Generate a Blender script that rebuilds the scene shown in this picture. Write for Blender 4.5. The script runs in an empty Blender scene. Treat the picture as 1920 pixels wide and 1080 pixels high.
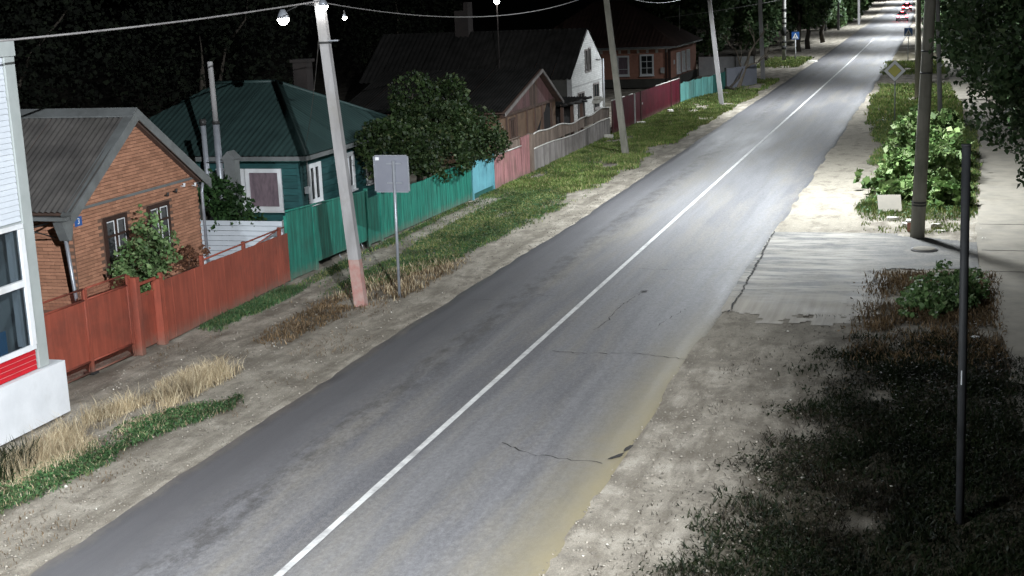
import bpy, math, random
import numpy as np
from mathutils import Vector, Matrix
R = math.radians
rnd = random.Random(7)
npr = np.random.default_rng(11)
S = bpy.context.scene
COL = S.collection

# ------------------------------------------------------------------ camera
CAM_H = 7.5
cam_d = bpy.data.cameras.new('camera'); cam = bpy.data.objects.new('camera', cam_d); COL.objects.link(cam)
S.camera = cam
cam_d.sensor_width = 36; cam_d.lens = 36 * 2600 / 1920; cam_d.clip_start = .1; cam_d.clip_end = 6000
pitch, yaw, roll = R(12.255), R(17.80), R(2.397)
fw = Vector((-math.sin(yaw) * math.cos(pitch), math.cos(yaw) * math.cos(pitch), -math.sin(pitch)))
rt = Vector((math.cos(yaw), math.sin(yaw), 0)); upv = rt.cross(fw)
rr = rt * math.cos(roll) - upv * math.sin(roll); uu = upv * math.cos(roll) + rt * math.sin(roll)
M4 = Matrix((rr, uu, -fw)).transposed().to_4x4(); M4.translation = (0, 0, CAM_H)
cam.matrix_world = M4

# ------------------------------------------------------------------ night sky
W = bpy.data.worlds.new('World'); S.world = W; W.use_nodes = True
nt = W.node_tree; nt.nodes.clear()
sk = nt.nodes.new('ShaderNodeTexSky'); sk.sky_type = 'NISHITA'; sk.sun_disc = False
sk.sun_elevation = R(-5.0); sk.sun_rotation = R(200); sk.altitude = 100
bg = nt.nodes.new('ShaderNodeBackground'); bg.inputs['Strength'].default_value = .15
wo = nt.nodes.new('ShaderNodeOutputWorld')
nt.links.new(sk.outputs[0], bg.inputs[0]); nt.links.new(bg.outputs[0], wo.inputs[0])
S.view_settings.view_transform = 'Standard'; S.view_settings.look = 'None'
S.view_settings.exposure = .5; S.view_settings.gamma = 1; S.view_settings.use_curve_mapping = False
try:
    S.cycles.use_denoising = True; S.cycles.max_bounces = 5; S.cycles.transparent_max_bounces = 8
    S.cycles.sample_clamp_indirect = 4
except Exception: pass
LAMP_W = 14000            # near street lamp
FLOOD_W = 46000          # floodlight up the slope behind the camera
FAR_W = 10500

# ------------------------------------------------------------------ noise (numpy)
def _h(ix, iy, s):
    n = (ix.astype(np.int64) * 374761393 + iy.astype(np.int64) * 668265263 + s * 974634777) & 0x7fffffff
    n = ((n ^ (n >> 13)) * 1274126177) & 0x7fffffff
    return ((n ^ (n >> 16)) & 0xffff) / 65535.0
def vn(x, y, s=0):
    x = np.asarray(x, float); y = np.asarray(y, float)
    x0 = np.floor(x); y0 = np.floor(y); fx = x - x0; fy = y - y0
    fx = fx * fx * (3 - 2 * fx); fy = fy * fy * (3 - 2 * fy)
    a = _h(x0, y0, s); b = _h(x0 + 1, y0, s); c = _h(x0, y0 + 1, s); d = _h(x0 + 1, y0 + 1, s)
    return (a * (1 - fx) + b * fx) * (1 - fy) + (c * (1 - fx) + d * fx) * fy
def fbm(x, y, s=0, o=4):
    t = 0; a = .5; x = np.asarray(x, float); y = np.asarray(y, float)
    for k in range(o): t = t + a * vn(x * 2 ** k, y * 2 ** k, s + k * 17); a *= .5
    return t / (1 - .5 ** o)
def sstep(a, b, x):
    t = np.clip((np.asarray(x, float) - a) / (b - a), 0, 1); return t * t * (3 - 2 * t)

# ------------------------------------------------------------------ materials
MATS = {}
def nd(t, typ, **k):
    n = t.nodes.new(typ)
    for a, v in k.items(): setattr(n, a, v)
    return n
def base(name):
    m = bpy.data.materials.new(name); m.use_nodes = True; t = m.node_tree
    b = t.nodes['Principled BSDF']; MATS[name] = m
    return m, t, b
def mixc(t, fac, a, b, mode='MIX'):
    n = nd(t, 'ShaderNodeMix', data_type='RGBA', blend_type=mode)
    for s, v in ((n.inputs[0], fac), (n.inputs[6], a), (n.inputs[7], b)):
        if hasattr(v, 'links') or isinstance(v, bpy.types.NodeSocket): t.links.new(v, s)
        elif isinstance(v, (int, float)): s.default_value = v
        else: s.default_value = (*v, 1)
    return n.outputs[2]
def pos(t, scale=(1, 1, 1)):
    g = nd(t, 'ShaderNodeNewGeometry'); mp = nd(t, 'ShaderNodeMapping'); mp.inputs['Scale'].default_value = scale
    t.links.new(g.outputs['Position'], mp.inputs[0]); return mp.outputs[0]
def noise(t, scale, vec, detail=5, rough=.6):
    n = nd(t, 'ShaderNodeTexNoise'); n.inputs['Scale'].default_value = scale
    n.inputs['Detail'].default_value = detail; n.inputs['Roughness'].default_value = rough
    t.links.new(vec, n.inputs['Vector']); return n.outputs[0]
def ramp(t, src, stops):
    r = nd(t, 'ShaderNodeValToRGB'); e = r.color_ramp.elements
    while len(e) < len(stops): e.new(.5)
    for q, (p, c) in zip(e, stops):
        q.position = p; q.color = (*c, 1) if not isinstance(c, (int, float)) else (c, c, c, 1)
    t.links.new(src, r.inputs[0]); return r.outputs[0]
def bump(t, b, src, strength=.3, dist=.02):
    n = nd(t, 'ShaderNodeBump'); n.inputs['Strength'].default_value = strength; n.inputs['Distance'].default_value = dist
    t.links.new(src, n.inputs['Height']); t.links.new(n.outputs[0], b.inputs['Normal'])
def ramp_map(t, src, a, b_):
    n = nd(t, 'ShaderNodeMapRange', interpolation_type='SMOOTHSTEP'); t.links.new(src, n.inputs[0])
    n.inputs[1].default_value = a; n.inputs[2].default_value = b_; return n.outputs[0]
def mat(name, c, c2=None, rough=.7, sc=3.0, stretch=(1, 1, 1), dirt=None, metal=0, bmp=.15, isl=0, spec=.4, streak=0):
    """painted / weathered surface: two-tone noise, optional dirt colour, per-piece variation"""
    m, t, b = base(name)
    c2 = c2 or tuple(x * .72 for x in c)
    v = pos(t, stretch)
    f = ramp(t, noise(t, sc, v), [(.35, 0), (.68, 1)])
    col = mixc(t, f, c, c2)
    if dirt:
        f2 = ramp(t, noise(t, sc * .35, pos(t), 6, .7), [(.5, 0), (.72, .8)])
        col = mixc(t, f2, col, dirt)
    if streak:   # rain streaks, and mud thrown up along the foot
        fs_ = ramp(t, noise(t, 9, pos(t, (1, 1, .09)), 5, .7), [(.42, 1 - streak), (.6, 1.06)])
        col = mixc(t, 1.0, col, fs_, 'MULTIPLY')
        g_ = nd(t, 'ShaderNodeNewGeometry'); sz_ = nd(t, 'ShaderNodeSeparateXYZ'); t.links.new(g_.outputs['Position'], sz_.inputs[0])
        ad_ = nd(t, 'ShaderNodeMath', operation='MULTIPLY_ADD'); t.links.new(noise(t, 5, pos(t), 4, .7), ad_.inputs[0]); ad_.inputs[1].default_value = .5; t.links.new(sz_.outputs[2], ad_.inputs[2])
        mud = ramp_map(t, ad_.outputs[0], .62, .22)
        mm_ = nd(t, 'ShaderNodeMath', operation='MULTIPLY'); t.links.new(mud, mm_.inputs[0]); mm_.inputs[1].default_value = .55
        col = mixc(t, mm_.outputs[0], col, (.16, .135, .105))
    if isl:
        oi = nd(t, 'ShaderNodeObjectInfo'); gi = nd(t, 'ShaderNodeNewGeometry')
        ad = nd(t, 'ShaderNodeMath', operation='ADD'); t.links.new(oi.outputs['Random'], ad.inputs[0]); t.links.new(gi.outputs['Random Per Island'], ad.inputs[1])
        fr = nd(t, 'ShaderNodeMath', operation='FRACT'); t.links.new(ad.outputs[0], fr.inputs[0])
        k = ramp(t, fr.outputs[0], [(0, 1 - isl), (1, 1 + isl * .6)])
        col = mixc(t, 1.0, col, k, 'MULTIPLY')
    t.links.new(col, b.inputs['Base Color'])
    b.inputs['Roughness'].default_value = rough; b.inputs['Metallic'].default_value = metal
    b.inputs['Specular IOR Level'].default_value = spec
    if bmp: bump(t, b, noise(t, sc * 6, v), bmp, .01)
    return m
def leafmat(name, stops, rough=.55, trans=.25):
    m, t, b = base(name)
    g = nd(t, 'ShaderNodeNewGeometry')
    col = ramp(t, g.outputs['Random Per Island'], stops)
    big = ramp(t, noise(t, .9, pos(t), 4), [(.34, .6), (.64, 1.45)])
    col = mixc(t, 1.0, col, big, 'MULTIPLY')
    t.links.new(col, b.inputs['Base Color']); b.inputs['Roughness'].default_value = rough
    b.inputs['Specular IOR Level'].default_value = .25
    tr = nd(t, 'ShaderNodeBsdfTranslucent'); t.links.new(col, tr.inputs[0])
    mx = nd(t, 'ShaderNodeMixShader'); mx.inputs[0].default_value = trans
    out = [n for n in t.nodes if n.type == 'OUTPUT_MATERIAL'][0]
    t.links.new(b.outputs[0], mx.inputs[1]); t.links.new(tr.outputs[0], mx.inputs[2]); t.links.new(mx.outputs[0], out.inputs[0])
    return m
def emit(name, c, s):
    m, t, b = base(name); b.inputs['Base Color'].default_value = (*c, 1)
    b.inputs['Emission Color'].default_value = (*c, 1); b.inputs['Emission Strength'].default_value = s; return m
def glassmat(name, tint=(.02, .025, .03), mixf=.35):
    m, t, b = base(name)
    b.inputs['Base Color'].default_value = (*tint, 1); b.inputs['Roughness'].default_value = .06
    tr = nd(t, 'ShaderNodeBsdfTransparent'); tr.inputs[0].default_value = (.8, .85, .88, 1)
    mx = nd(t, 'ShaderNodeMixShader'); mx.inputs[0].default_value = mixf
    out = [n for n in t.nodes if n.type == 'OUTPUT_MATERIAL'][0]
    t.links.new(tr.outputs[0], mx.inputs[1]); t.links.new(b.outputs[0], mx.inputs[2]); t.links.new(mx.outputs[0], out.inputs[0])
    return m

# dirt ground: two vertex attributes steer the soil (green = humus under plants, its colour darkened further to dim the lower right, pale = sand)
def ground_mat():
    m, t, b = base('dirt')
    v = pos(t)
    ga = nd(t, 'ShaderNodeAttribute', attribute_name='green'); pa = nd(t, 'ShaderNodeAttribute', attribute_name='pale')
    n1 = noise(t, 1.1, v, 8, .65); n2 = noise(t, 9, v, 6, .7); n3 = noise(t, 45, v, 3, .7)
    ns = noise(t, 2.2, pos(t, (1, .22, 1)), 6, .65)
    c = ramp(t, n1, [(.30, (.20, .18, .15)), (.48, (.35, .318, .262)), (.66, (.50, .46, .39))])
    c = mixc(t, ramp(t, ns, [(.45, 0), (.60, .75)]), c, (.17, .15, .12))
    c = mixc(t, pa.outputs['Fac'], c, mixc(t, ramp(t, n2, [(.35, 0), (.7, 1)]), (.37, .34, .28), (.27, .245, .195)))
    c = mixc(t, ramp(t, noise(t, 1.7, pos(t, (1, .7, 1)), 8, .72), [(.50, 0), (.62, .62)]), c, (.145, .125, .098))
    c = mixc(t, ga.outputs['Fac'], c, mixc(t, n2, (.022, .024, .011), (.07, .057, .032)))
    c = mixc(t, ramp(t, n3, [(.42, 0), (.55, .28)]), c, (.06, .052, .042))
    vo = nd(t, 'ShaderNodeTexVoronoi'); vo.inputs['Scale'].default_value = 7; t.links.new(v, vo.inputs['Vector'])
    peb = ramp(t, vo.outputs['Distance'], [(.05, 1), (.14, 0)])
    pf = nd(t, 'ShaderNodeMath', operation='MULTIPLY'); t.links.new(peb, pf.inputs[0]); t.links.new(ramp(t, n2, [(.5, 0), (.62, .8)]), pf.inputs[1])
    c = mixc(t, pf.outputs[0], c, (.40, .37, .31))
    t.links.new(c, b.inputs['Base Color']); b.inputs['Roughness'].default_value = .95; b.inputs['Specular IOR Level'].default_value = .15
    ad = nd(t, 'ShaderNodeMath', operation='ADD'); t.links.new(n2, ad.inputs[0]); t.links.new(n3, ad.inputs[1])
    bump(t, b, ad.outputs[0], .6, .018)
    return m
def asphalt_mat(name, dark, light, dust, sheen=.42, tracks=True):
    m, t, b = base(name)
    v = pos(t); vs = pos(t, (1.0, .035, 1)); vs2 = pos(t, (2.6, .12, 1))
    n1 = noise(t, .8, vs, 4, .55); n2 = noise(t, 1.6, vs2, 6, .65); n3 = noise(t, 60, v, 2, .8); n4 = noise(t, .9, pos(t, (1, .12, 1)) if tracks else v, 7, .72)
    c = mixc(t, ramp(t, n1, [(.40, 0), (.60, 1)]), dark, light)
    c = mixc(t, ramp(t, n2, [(.45, 0), (.75, .55)]), c, tuple(x * .62 for x in dark))
    c = mixc(t, ramp(t, n4, [(.46, 0), (.66, .8)]), c, dust)
    c = mixc(t, ramp(t, n3, [(.40, .0), (.62, .5)]), c, tuple(x * 1.45 for x in light))
    n5 = noise(t, 14, pos(t, (1, .6, 1)), 7, .8)
    c = mixc(t, 1.0, c, ramp(t, n5, [(.32, .70), (.68, 1.26)]), 'MULTIPLY')
    if tracks:   # older wider surface: a darker re-laid strip at the left edge and sandy shoulders
        g = nd(t, 'ShaderNodeNewGeometry'); sx = nd(t, 'ShaderNodeSeparateXYZ'); t.links.new(g.outputs['Position'], sx.inputs[0])
        wob = nd(t, 'ShaderNodeMath', operation='MULTIPLY_ADD'); t.links.new(noise(t, 3.0, pos(t, (.6, .35, 1)), 7, .75), wob.inputs[0]); wob.inputs[1].default_value = .8
        t.links.new(sx.outputs[0], wob.inputs[2])
        lf = ramp_map(t, wob.outputs[0], -10.7, -9.2)
        inv = nd(t, 'ShaderNodeMath', operation='SUBTRACT'); inv.inputs[0].default_value = 1; t.links.new(lf, inv.inputs[1])
        c = mixc(t, inv.outputs[0], c, mixc(t, n2, (.085, .085, .091), (.13, .128, .132)))
        sd = ramp_map(t, wob.outputs[0], -5.9, -4.1)
        sn = ramp_map(t, sx.outputs[1], 33.0, 25.0); sm_ = nd(t, 'ShaderNodeMath', operation='MULTIPLY'); t.links.new(sd, sm_.inputs[0]); t.links.new(sn, sm_.inputs[1])
        c = mixc(t, sm_.outputs[0], c, (.25, .215, .13))
        lr = ramp_map(t, wob.outputs[0], -11.75, -10.85); li = nd(t, 'ShaderNodeMath', operation='SUBTRACT'); li.inputs[0].default_value = .85; t.links.new(lr, li.inputs[1])
        c = mixc(t, li.outputs[0], c, (.30, .27, .22))
        # ragged seam between the two lays
        s1 = ramp_map(t, wob.outputs[0], -9.95, -9.75); s2 = ramp_map(t, wob.outputs[0], -9.5, -8.9)
        sb = nd(t, 'ShaderNodeMath', operation='SUBTRACT'); t.links.new(s1, sb.inputs[0]); t.links.new(s2, sb.inputs[1])
        sm = nd(t, 'ShaderNodeMath', operation='MULTIPLY'); t.links.new(sb.outputs[0], sm.inputs[0]); t.links.new(ramp(t, noise(t, 2.5, pos(t, (1.2, .5, 1)), 6, .75), [(.44, 0), (.60, .5)]), sm.inputs[1])
        c = mixc(t, sm.outputs[0], c, (.040, .036, .030))
    else:        # driveway: dust dragged across it, lost in the dirt along its near edge
        g = nd(t, 'ShaderNodeNewGeometry'); sx = nd(t, 'ShaderNodeSeparateXYZ'); t.links.new(g.outputs['Position'], sx.inputs[0])
        du = ramp(t, noise(t, 1.5, pos(t, (.35, 1.5, 1)), 7, .7), [(.44, 0), (.60, .9)])
        lf = ramp_map(t, sx.outputs[0], -.6, -2.6); ml = nd(t, 'ShaderNodeMath', operation='MULTIPLY'); t.links.new(du, ml.inputs[0]); t.links.new(lf, ml.inputs[1])
        c = mixc(t, ml.outputs[0], c, (.40, .375, .325))
        wy = nd(t, 'ShaderNodeMath', operation='MULTIPLY_ADD'); t.links.new(noise(t, 1.6, pos(t, (.6, 1, 1)), 7, .75), wy.inputs[0]); wy.inputs[1].default_value = 4.0; t.links.new(sx.outputs[1], wy.inputs[2])
        ne = ramp_map(t, wy.outputs[0], 36.0, 33.6)
        c = mixc(t, ne, c, mixc(t, ramp(t, n2, [(.35, 0), (.65, 1)]), (.38, .345, .285), (.25, .225, .185)))
    t.links.new(c, b.inputs['Base Color'])
    t.links.new(ramp(t, n4, [(.3, sheen), (.8, sheen + .22)]), b.inputs['Roughness'])
    b.inputs['Specular IOR Level'].default_value = .38
    bump(t, b, n3, .5, .012)
    return m

M = {}
M['dirt'] = ground_mat()
M['asphalt'] = asphalt_mat('asphalt', (.10, .10, .107), (.175, .174, .178), (.21, .192, .155), .50)
M['asphalt_old'] = asphalt_mat('old_asphalt', (.085, .085, .082), (.14, .138, .13), (.30, .28, .24), .66, False)
M['path'] = mat('path_concrete', (.27, .245, .20), (.20, .185, .155), .9, 1.2, dirt=(.14, .128, .10), bmp=.3)
M['line'] = mat('road_paint', (.66, .66, .64), (.50, .50, .49), .6, 6, dirt=(.24, .235, .23))
M['crack'] = mat('crack_dark', (.04, .038, .036), rough=.95)
M['concrete'] = mat('pole_concrete', (.32, .315, .315), (.24, .235, .235), .85, 2.5, (2, 2, .5), dirt=(.22, .21, .19), bmp=.3)
M['concrete_d'] = mat('aged_concrete', (.235, .225, .19), (.15, .145, .12), .9, 2.5, (2, 2, .3), dirt=(.10, .105, .08), bmp=.3)
M['redpaint'] = mat('faded_red_wash', (.33, .13, .11), (.36, .27, .24), .85, 3.5)
M['white'] = mat('white_paint', (.72, .74, .75), (.62, .64, .66), .5, 3, dirt=(.52, .52, .50))
M['stucco'] = mat('white_stucco', (.66, .68, .70), (.57, .59, .61), .8, 1.6, dirt=(.46, .47, .46), bmp=.3)
M['vinyl'] = mat('vinyl_siding', (.58, .62, .66), (.50, .54, .58), .45, 2, bmp=.05)
M['trim'] = mat('grey_trim', (.36, .39, .38), (.30, .33, .32), .5, 2)
M['red'] = mat('red_cladding', (.50, .012, .022), (.42, .012, .02), .4, 2, bmp=.05)
M['pinkline'] = mat('pink_joint', (.62, .20, .20), rough=.5)
M['glass'] = glassmat('window_glass')
M['darkglass'] = mat('dark_pane', (.012, .014, .016), (.03, .032, .034), .08, 2, bmp=0, spec=.5)
M['curtain'] = mat('lace_curtain', (.20, .15, .17), (.11, .085, .10), .8, 9, (1, 1, .3))
M['blue'] = mat('blue_panel', (.08, .30, .55), (.07, .26, .48), .5, 2)
M['inside'] = mat('dim_interior', (.09, .085, .075), (.05, .05, .045), .9, 2)
M['brick'] = mat('red_brick', (.42, .215, .135), (.35, .175, .11), .88, 5, isl=.2, bmp=.35, spec=.2)
M['mortar'] = mat('brick_mortar', (.16, .095, .065), (.12, .075, .055), .95, 6)
M['slate'] = mat('asbestos_sheet', (.10, .094, .088), (.055, .052, .05), .9, 1.6, (1, 1, 1), dirt=(.065, .062, .055), isl=.12, bmp=.2, spec=.2)
M['slate_d'] = mat('dark_sheet', (.030, .029, .028), (.018, .018, .017), 1.0, 1.4, isl=.2, spec=.0)  # much darker version of the corrugated roof sheet
M['zinc'] = mat('zinc_sheet', (.20, .215, .215), (.15, .16, .16), .45, 3, metal=.2, dirt=(.11, .115, .11))
M['galv'] = mat('galvanised_steel', (.33, .35, .38), (.25, .27, .30), .4, 5, metal=.4)
M['signback'] = mat('sign_back', (.21, .22, .255), (.18, .19, .225), .5, 2, metal=.2, bmp=.03)
M['darkmetal'] = mat('dark_metal', (.035, .035, .035), (.02, .02, .02), .5, 5)
M['postblack'] = mat('dark_post', (.045, .047, .05), (.028, .03, .032), .6, 4)
M['greenroof'] = mat('green_metal_roof', (.036, .068, .064), (.028, .052, .050), .5, 1.5, isl=.15, spec=.3)
M['greenwall'] = mat('dark_green_boards', (.018, .085, .085), (.012, .055, .058), .7, 3, (1, 1, 4), isl=.2)
M['browntrim'] = mat('brown_wood', (.045, .022, .015), (.03, .015, .011), .7, 4)
M['greenfence'] = mat('green_paint', (.020, .215, .155), (.016, .165, .122), .6, 2.2, (1, 1, .5), dirt=(.03, .13, .10), isl=.12, streak=.4)
M['tealfence'] = mat('pale_teal_paint', (.13, .36, .33), (.10, .28, .26), .75, 2, (1, 1, .5), dirt=(.10, .17, .15), isl=.2)
M['greendark'] = mat('deep_green_paint', (.018, .10, .085), (.014, .07, .06), .7, 2)
M['bluefence'] = mat('light_blue_paint', (.13, .36, .42), (.11, .29, .34), .6, 2, dirt=(.07, .20, .25))
M['pink'] = mat('faded_pink_paint', (.42, .20, .205), (.33, .155, .15), .8, 2, (1, 1, .4), dirt=(.22, .15, .11), isl=.12, streak=.4)
M['dullpink'] = mat('dull_pink_boards', (.20, .10, .10), (.13, .075, .07), .9, 2, (1, 1, .4), dirt=(.10, .07, .055), isl=.2)
M['greywood'] = mat('weathered_grey_wood', (.30, .275, .26), (.19, .17, .155), .9, 2.5, (1, 1, .3), dirt=(.13, .11, .095), isl=.25)
M['brownwood'] = mat('weathered_brown_wood', (.20, .155, .125), (.12, .088, .068), .9, 2.5, (1, 1, .3), isl=.25)
M['whiterail'] = mat('whitewashed_rail', (.62, .60, .56), (.45, .43, .40), .8, 5)
M['burgundy'] = mat('burgundy_sheet', (.095, .006, .018), (.07, .005, .014), .5, 1.5, isl=.08, streak=.3)
M['rust'] = mat('red_oxide_paint', (.29, .068, .040), (.235, .055, .033), .7, 1.6, dirt=(.13, .045, .032), isl=.10, streak=.16)
M['rustdark'] = mat('rusty_mesh', (.20, .05, .03), (.12, .035, .025), .8, 8)
M['adobe'] = mat('clay_plaster', (.26, .165, .105), (.18, .115, .075), .95, 2, dirt=(.10, .07, .05), bmp=.5)
M['oldwood'] = mat('old_planks', (.135, .082, .062), (.085, .055, .042), .9, 2.5, (1, 1, .3), isl=.3)
M['blackwood'] = mat('charred_beams', (.02, .017, .015), (.012, .01, .01), .95, 3)
M['whitebrick'] = mat('white_silicate_brick', (.60, .60, .58), (.52, .52, .50), .85, 5, isl=.12)
M['joint'] = mat('grey_joint', (.40, .40, .39), rough=.9)
M['farbrick'] = mat('plain_brick_wall', (.40, .20, .145), (.33, .16, .115), .9, 6, bmp=.3, dirt=(.30, .16, .12))
M['brownroof'] = mat('brown_roof', (.075, .043, .034), (.05, .03, .025), .75, 2, isl=.15)
M['grey_shed'] = mat('grey_shed_wall', (.07, .068, .06), (.05, .048, .042), .9, 2)
M['bark'] = mat('bark', (.06, .05, .038), (.035, .03, .024), .95, 6, (1, 1, .4), bmp=.6)
M['deadwood'] = mat('dead_wood', (.17, .145, .11), (.09, .075, .06), .95, 6, (1, 1, .4), bmp=.5)
M['white_wash'] = mat('birch_white', (.55, .55, .51), (.46, .46, .43), .9, 4)
M['blackmark'] = mat('black_marking', (.03, .03, .03), rough=.8)
M['leaf'] = leafmat('plum_leaves', [(0, (.010, .021, .007)), (.5, (.020, .037, .011)), (.9, (.034, .055, .017)), (1, (.07, .08, .035))])
M['leafgreen'] = leafmat('bush_leaves', [(0, (.06, .12, .04)), (.6, (.12, .20, .075)), (1, (.24, .32, .15))])
M['leafvine'] = leafmat('vine_leaves', [(0, (.014, .035, .012)), (.7, (.03, .07, .022)), (1, (.05, .10, .03))])
M['leafdark'] = leafmat('night_leaves', [(0, (.026, .05, .021)), (.7, (.05, .085, .035)), (1, (.085, .12, .055))])
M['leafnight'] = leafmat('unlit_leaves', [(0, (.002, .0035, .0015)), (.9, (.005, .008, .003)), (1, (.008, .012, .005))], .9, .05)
M['unlitdark'] = mat('unlit_surface', (.03, .024, .022), (.02, .017, .016), .95, 5)  # near-black colour standing in for missing light on chimneys and lamp mast
M['leafhedge'] = leafmat('hedge_leaves', [(0, (.04, .075, .03)), (.7, (.07, .12, .045)), (1, (.11, .16, .07))])
M['drydark'] = leafmat('shaded_withered_weeds', [(0, (.009, .007, .004)), (.6, (.019, .015, .009)), (1, (.045, .036, .022))])  # darker copy of the withered weeds, lower right shade put into colour
M['leafpale'] = leafmat('pale_shrub_leaves', [(0, (.04, .085, .022)), (.5, (.10, .165, .05)), (.9, (.19, .26, .10)), (1, (.30, .36, .19))])
M['palegrass'] = leafmat('withered_grass', [(0, (.13, .15, .05)), (.6, (.24, .24, .10)), (1, (.38, .34, .18))])
M['herb'] = leafmat('matted_herbs', [(0, (.025, .065, .022)), (.6, (.05, .115, .04)), (1, (.10, .16, .065))])
M['leafred'] = leafmat('rusty_leaves', [(0, (.10, .045, .03)), (1, (.20, .10, .055))])
M['grass'] = leafmat('verge_grass', [(0, (.06, .11, .025)), (.5, (.12, .18, .045)), (.85, (.20, .22, .075)), (1, (.32, .28, .14))])
M['grassg'] = leafmat('fresh_grass', [(0, (.03, .075, .028)), (.6, (.055, .115, .045)), (1, (.17, .18, .085))])
M['straw'] = leafmat('dry_straw', [(0, (.25, .19, .11)), (.6, (.45, .37, .24)), (1, (.58, .51, .36))])
M['weed'] = leafmat('weeds', [(0, (.005, .010, .003)), (.6, (.010, .018, .006)), (1, (.022, .024, .010))])  # greens darkened so the corner by the foreground post reads as unlit
M['drybrown'] = leafmat('withered_weeds', [(0, (.07, .045, .025)), (.6, (.14, .095, .05)), (1, (.24, .17, .10))])
M['stone'] = mat('pebbles', (.30, .275, .23), (.2, .182, .15), .9, 8, isl=.45)
M['whitestone'] = mat('white_stone', (.66, .64, .57), (.52, .50, .44), .85, 5)
M['rubber'] = mat('rubber', (.012, .012, .012), rough=.8)
M['carsilver'] = mat('silver_car_paint', (.42, .43, .46), (.40, .41, .44), .3, 1, bmp=0, spec=.6)
M['carred'] = mat('dark_red_car_paint', (.22, .03, .03), (.2, .03, .03), .3, 1, bmp=0, spec=.6)
M['yellow'] = mat('sign_yellow', (.60, .56, .12), (.55, .52, .11), .5, 3, bmp=0)
M['signwhite'] = mat('sign_white', (.80, .80, .80), (.75, .75, .75), .4, 3, bmp=0)
M['signblue'] = mat('sign_blue', (.03, .11, .34), (.028, .10, .30), .4, 3, bmp=0)
M['signblack'] = mat('sign_black', (.012, .012, .013), rough=.5, bmp=0)
M['wire'] = mat('wire_insulation', (.32, .31, .30), (.2, .19, .19), .6, 4, bmp=0)
M['led'] = emit('led_glow', (1, .98, .95), 45)
M['tail'] = emit('tail_light_glow', (1, .10, .13), 26)
M['tailw'] = emit('plate_light_glow', (1, .78, .80), 9)

# ------------------------------------------------------------------ builders
def root_loc(o):
    v = Vector((0, 0, 0))
    while o is not None: v = v + o.location; o = o.parent
    return v
def npmesh(name, verts, faces_flat, per, m, parent=None, smooth=False, attrs=None):
    me = bpy.data.meshes.new(name)
    verts = np.asarray(verts, np.float32).reshape(-1, 3)
    if parent is not None:
        verts = verts - np.array(root_loc(parent), np.float32)
    nf = len(faces_flat) // per
    me.vertices.add(len(verts)); me.vertices.foreach_set('co', verts.ravel())
    me.loops.add(len(faces_flat)); me.loops.foreach_set('vertex_index', np.asarray(faces_flat, np.int32))
    me.polygons.add(nf); me.polygons.foreach_set('loop_start', np.arange(0, nf * per, per, dtype=np.int32))
    try: me.polygons.foreach_set('loop_total', np.full(nf, per, np.int32))
    except Exception: pass
    if smooth: me.polygons.foreach_set('use_smooth', np.ones(nf, bool))
    me.update(calc_edges=True); me.validate()
    for k, a in (attrs or {}).items():
        at = me.attributes.new(k, 'FLOAT', 'POINT'); at.data.foreach_set('value', np.asarray(a, np.float32))
    me.materials.append(m)
    o = bpy.data.objects.new(name, me); COL.objects.link(o)
    if parent is not None: o.parent = parent
    return o
class FR:
    """local frame: o + u*U + v*V + n*N"""
    def __init__(s, o, u, v, n): s.o, s.u, s.v, s.n = Vector(o), Vector(u), Vector(v), Vector(n)
    def p(s, a, b, c=0): return s.o + s.u * a + s.v * b + s.n * c
def FX(x): return FR((x, 0, 0), (0, 1, 0), (0, 0, 1), (1, 0, 0))      # faces the road (+X): u = Y
def FY(y): return FR((0, y, 0), (1, 0, 0), (0, 0, 1), (0, -1, 0))     # faces -Y: u = X
WORLD = FR((0, 0, 0), (1, 0, 0), (0, 1, 0), (0, 0, 1))
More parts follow.
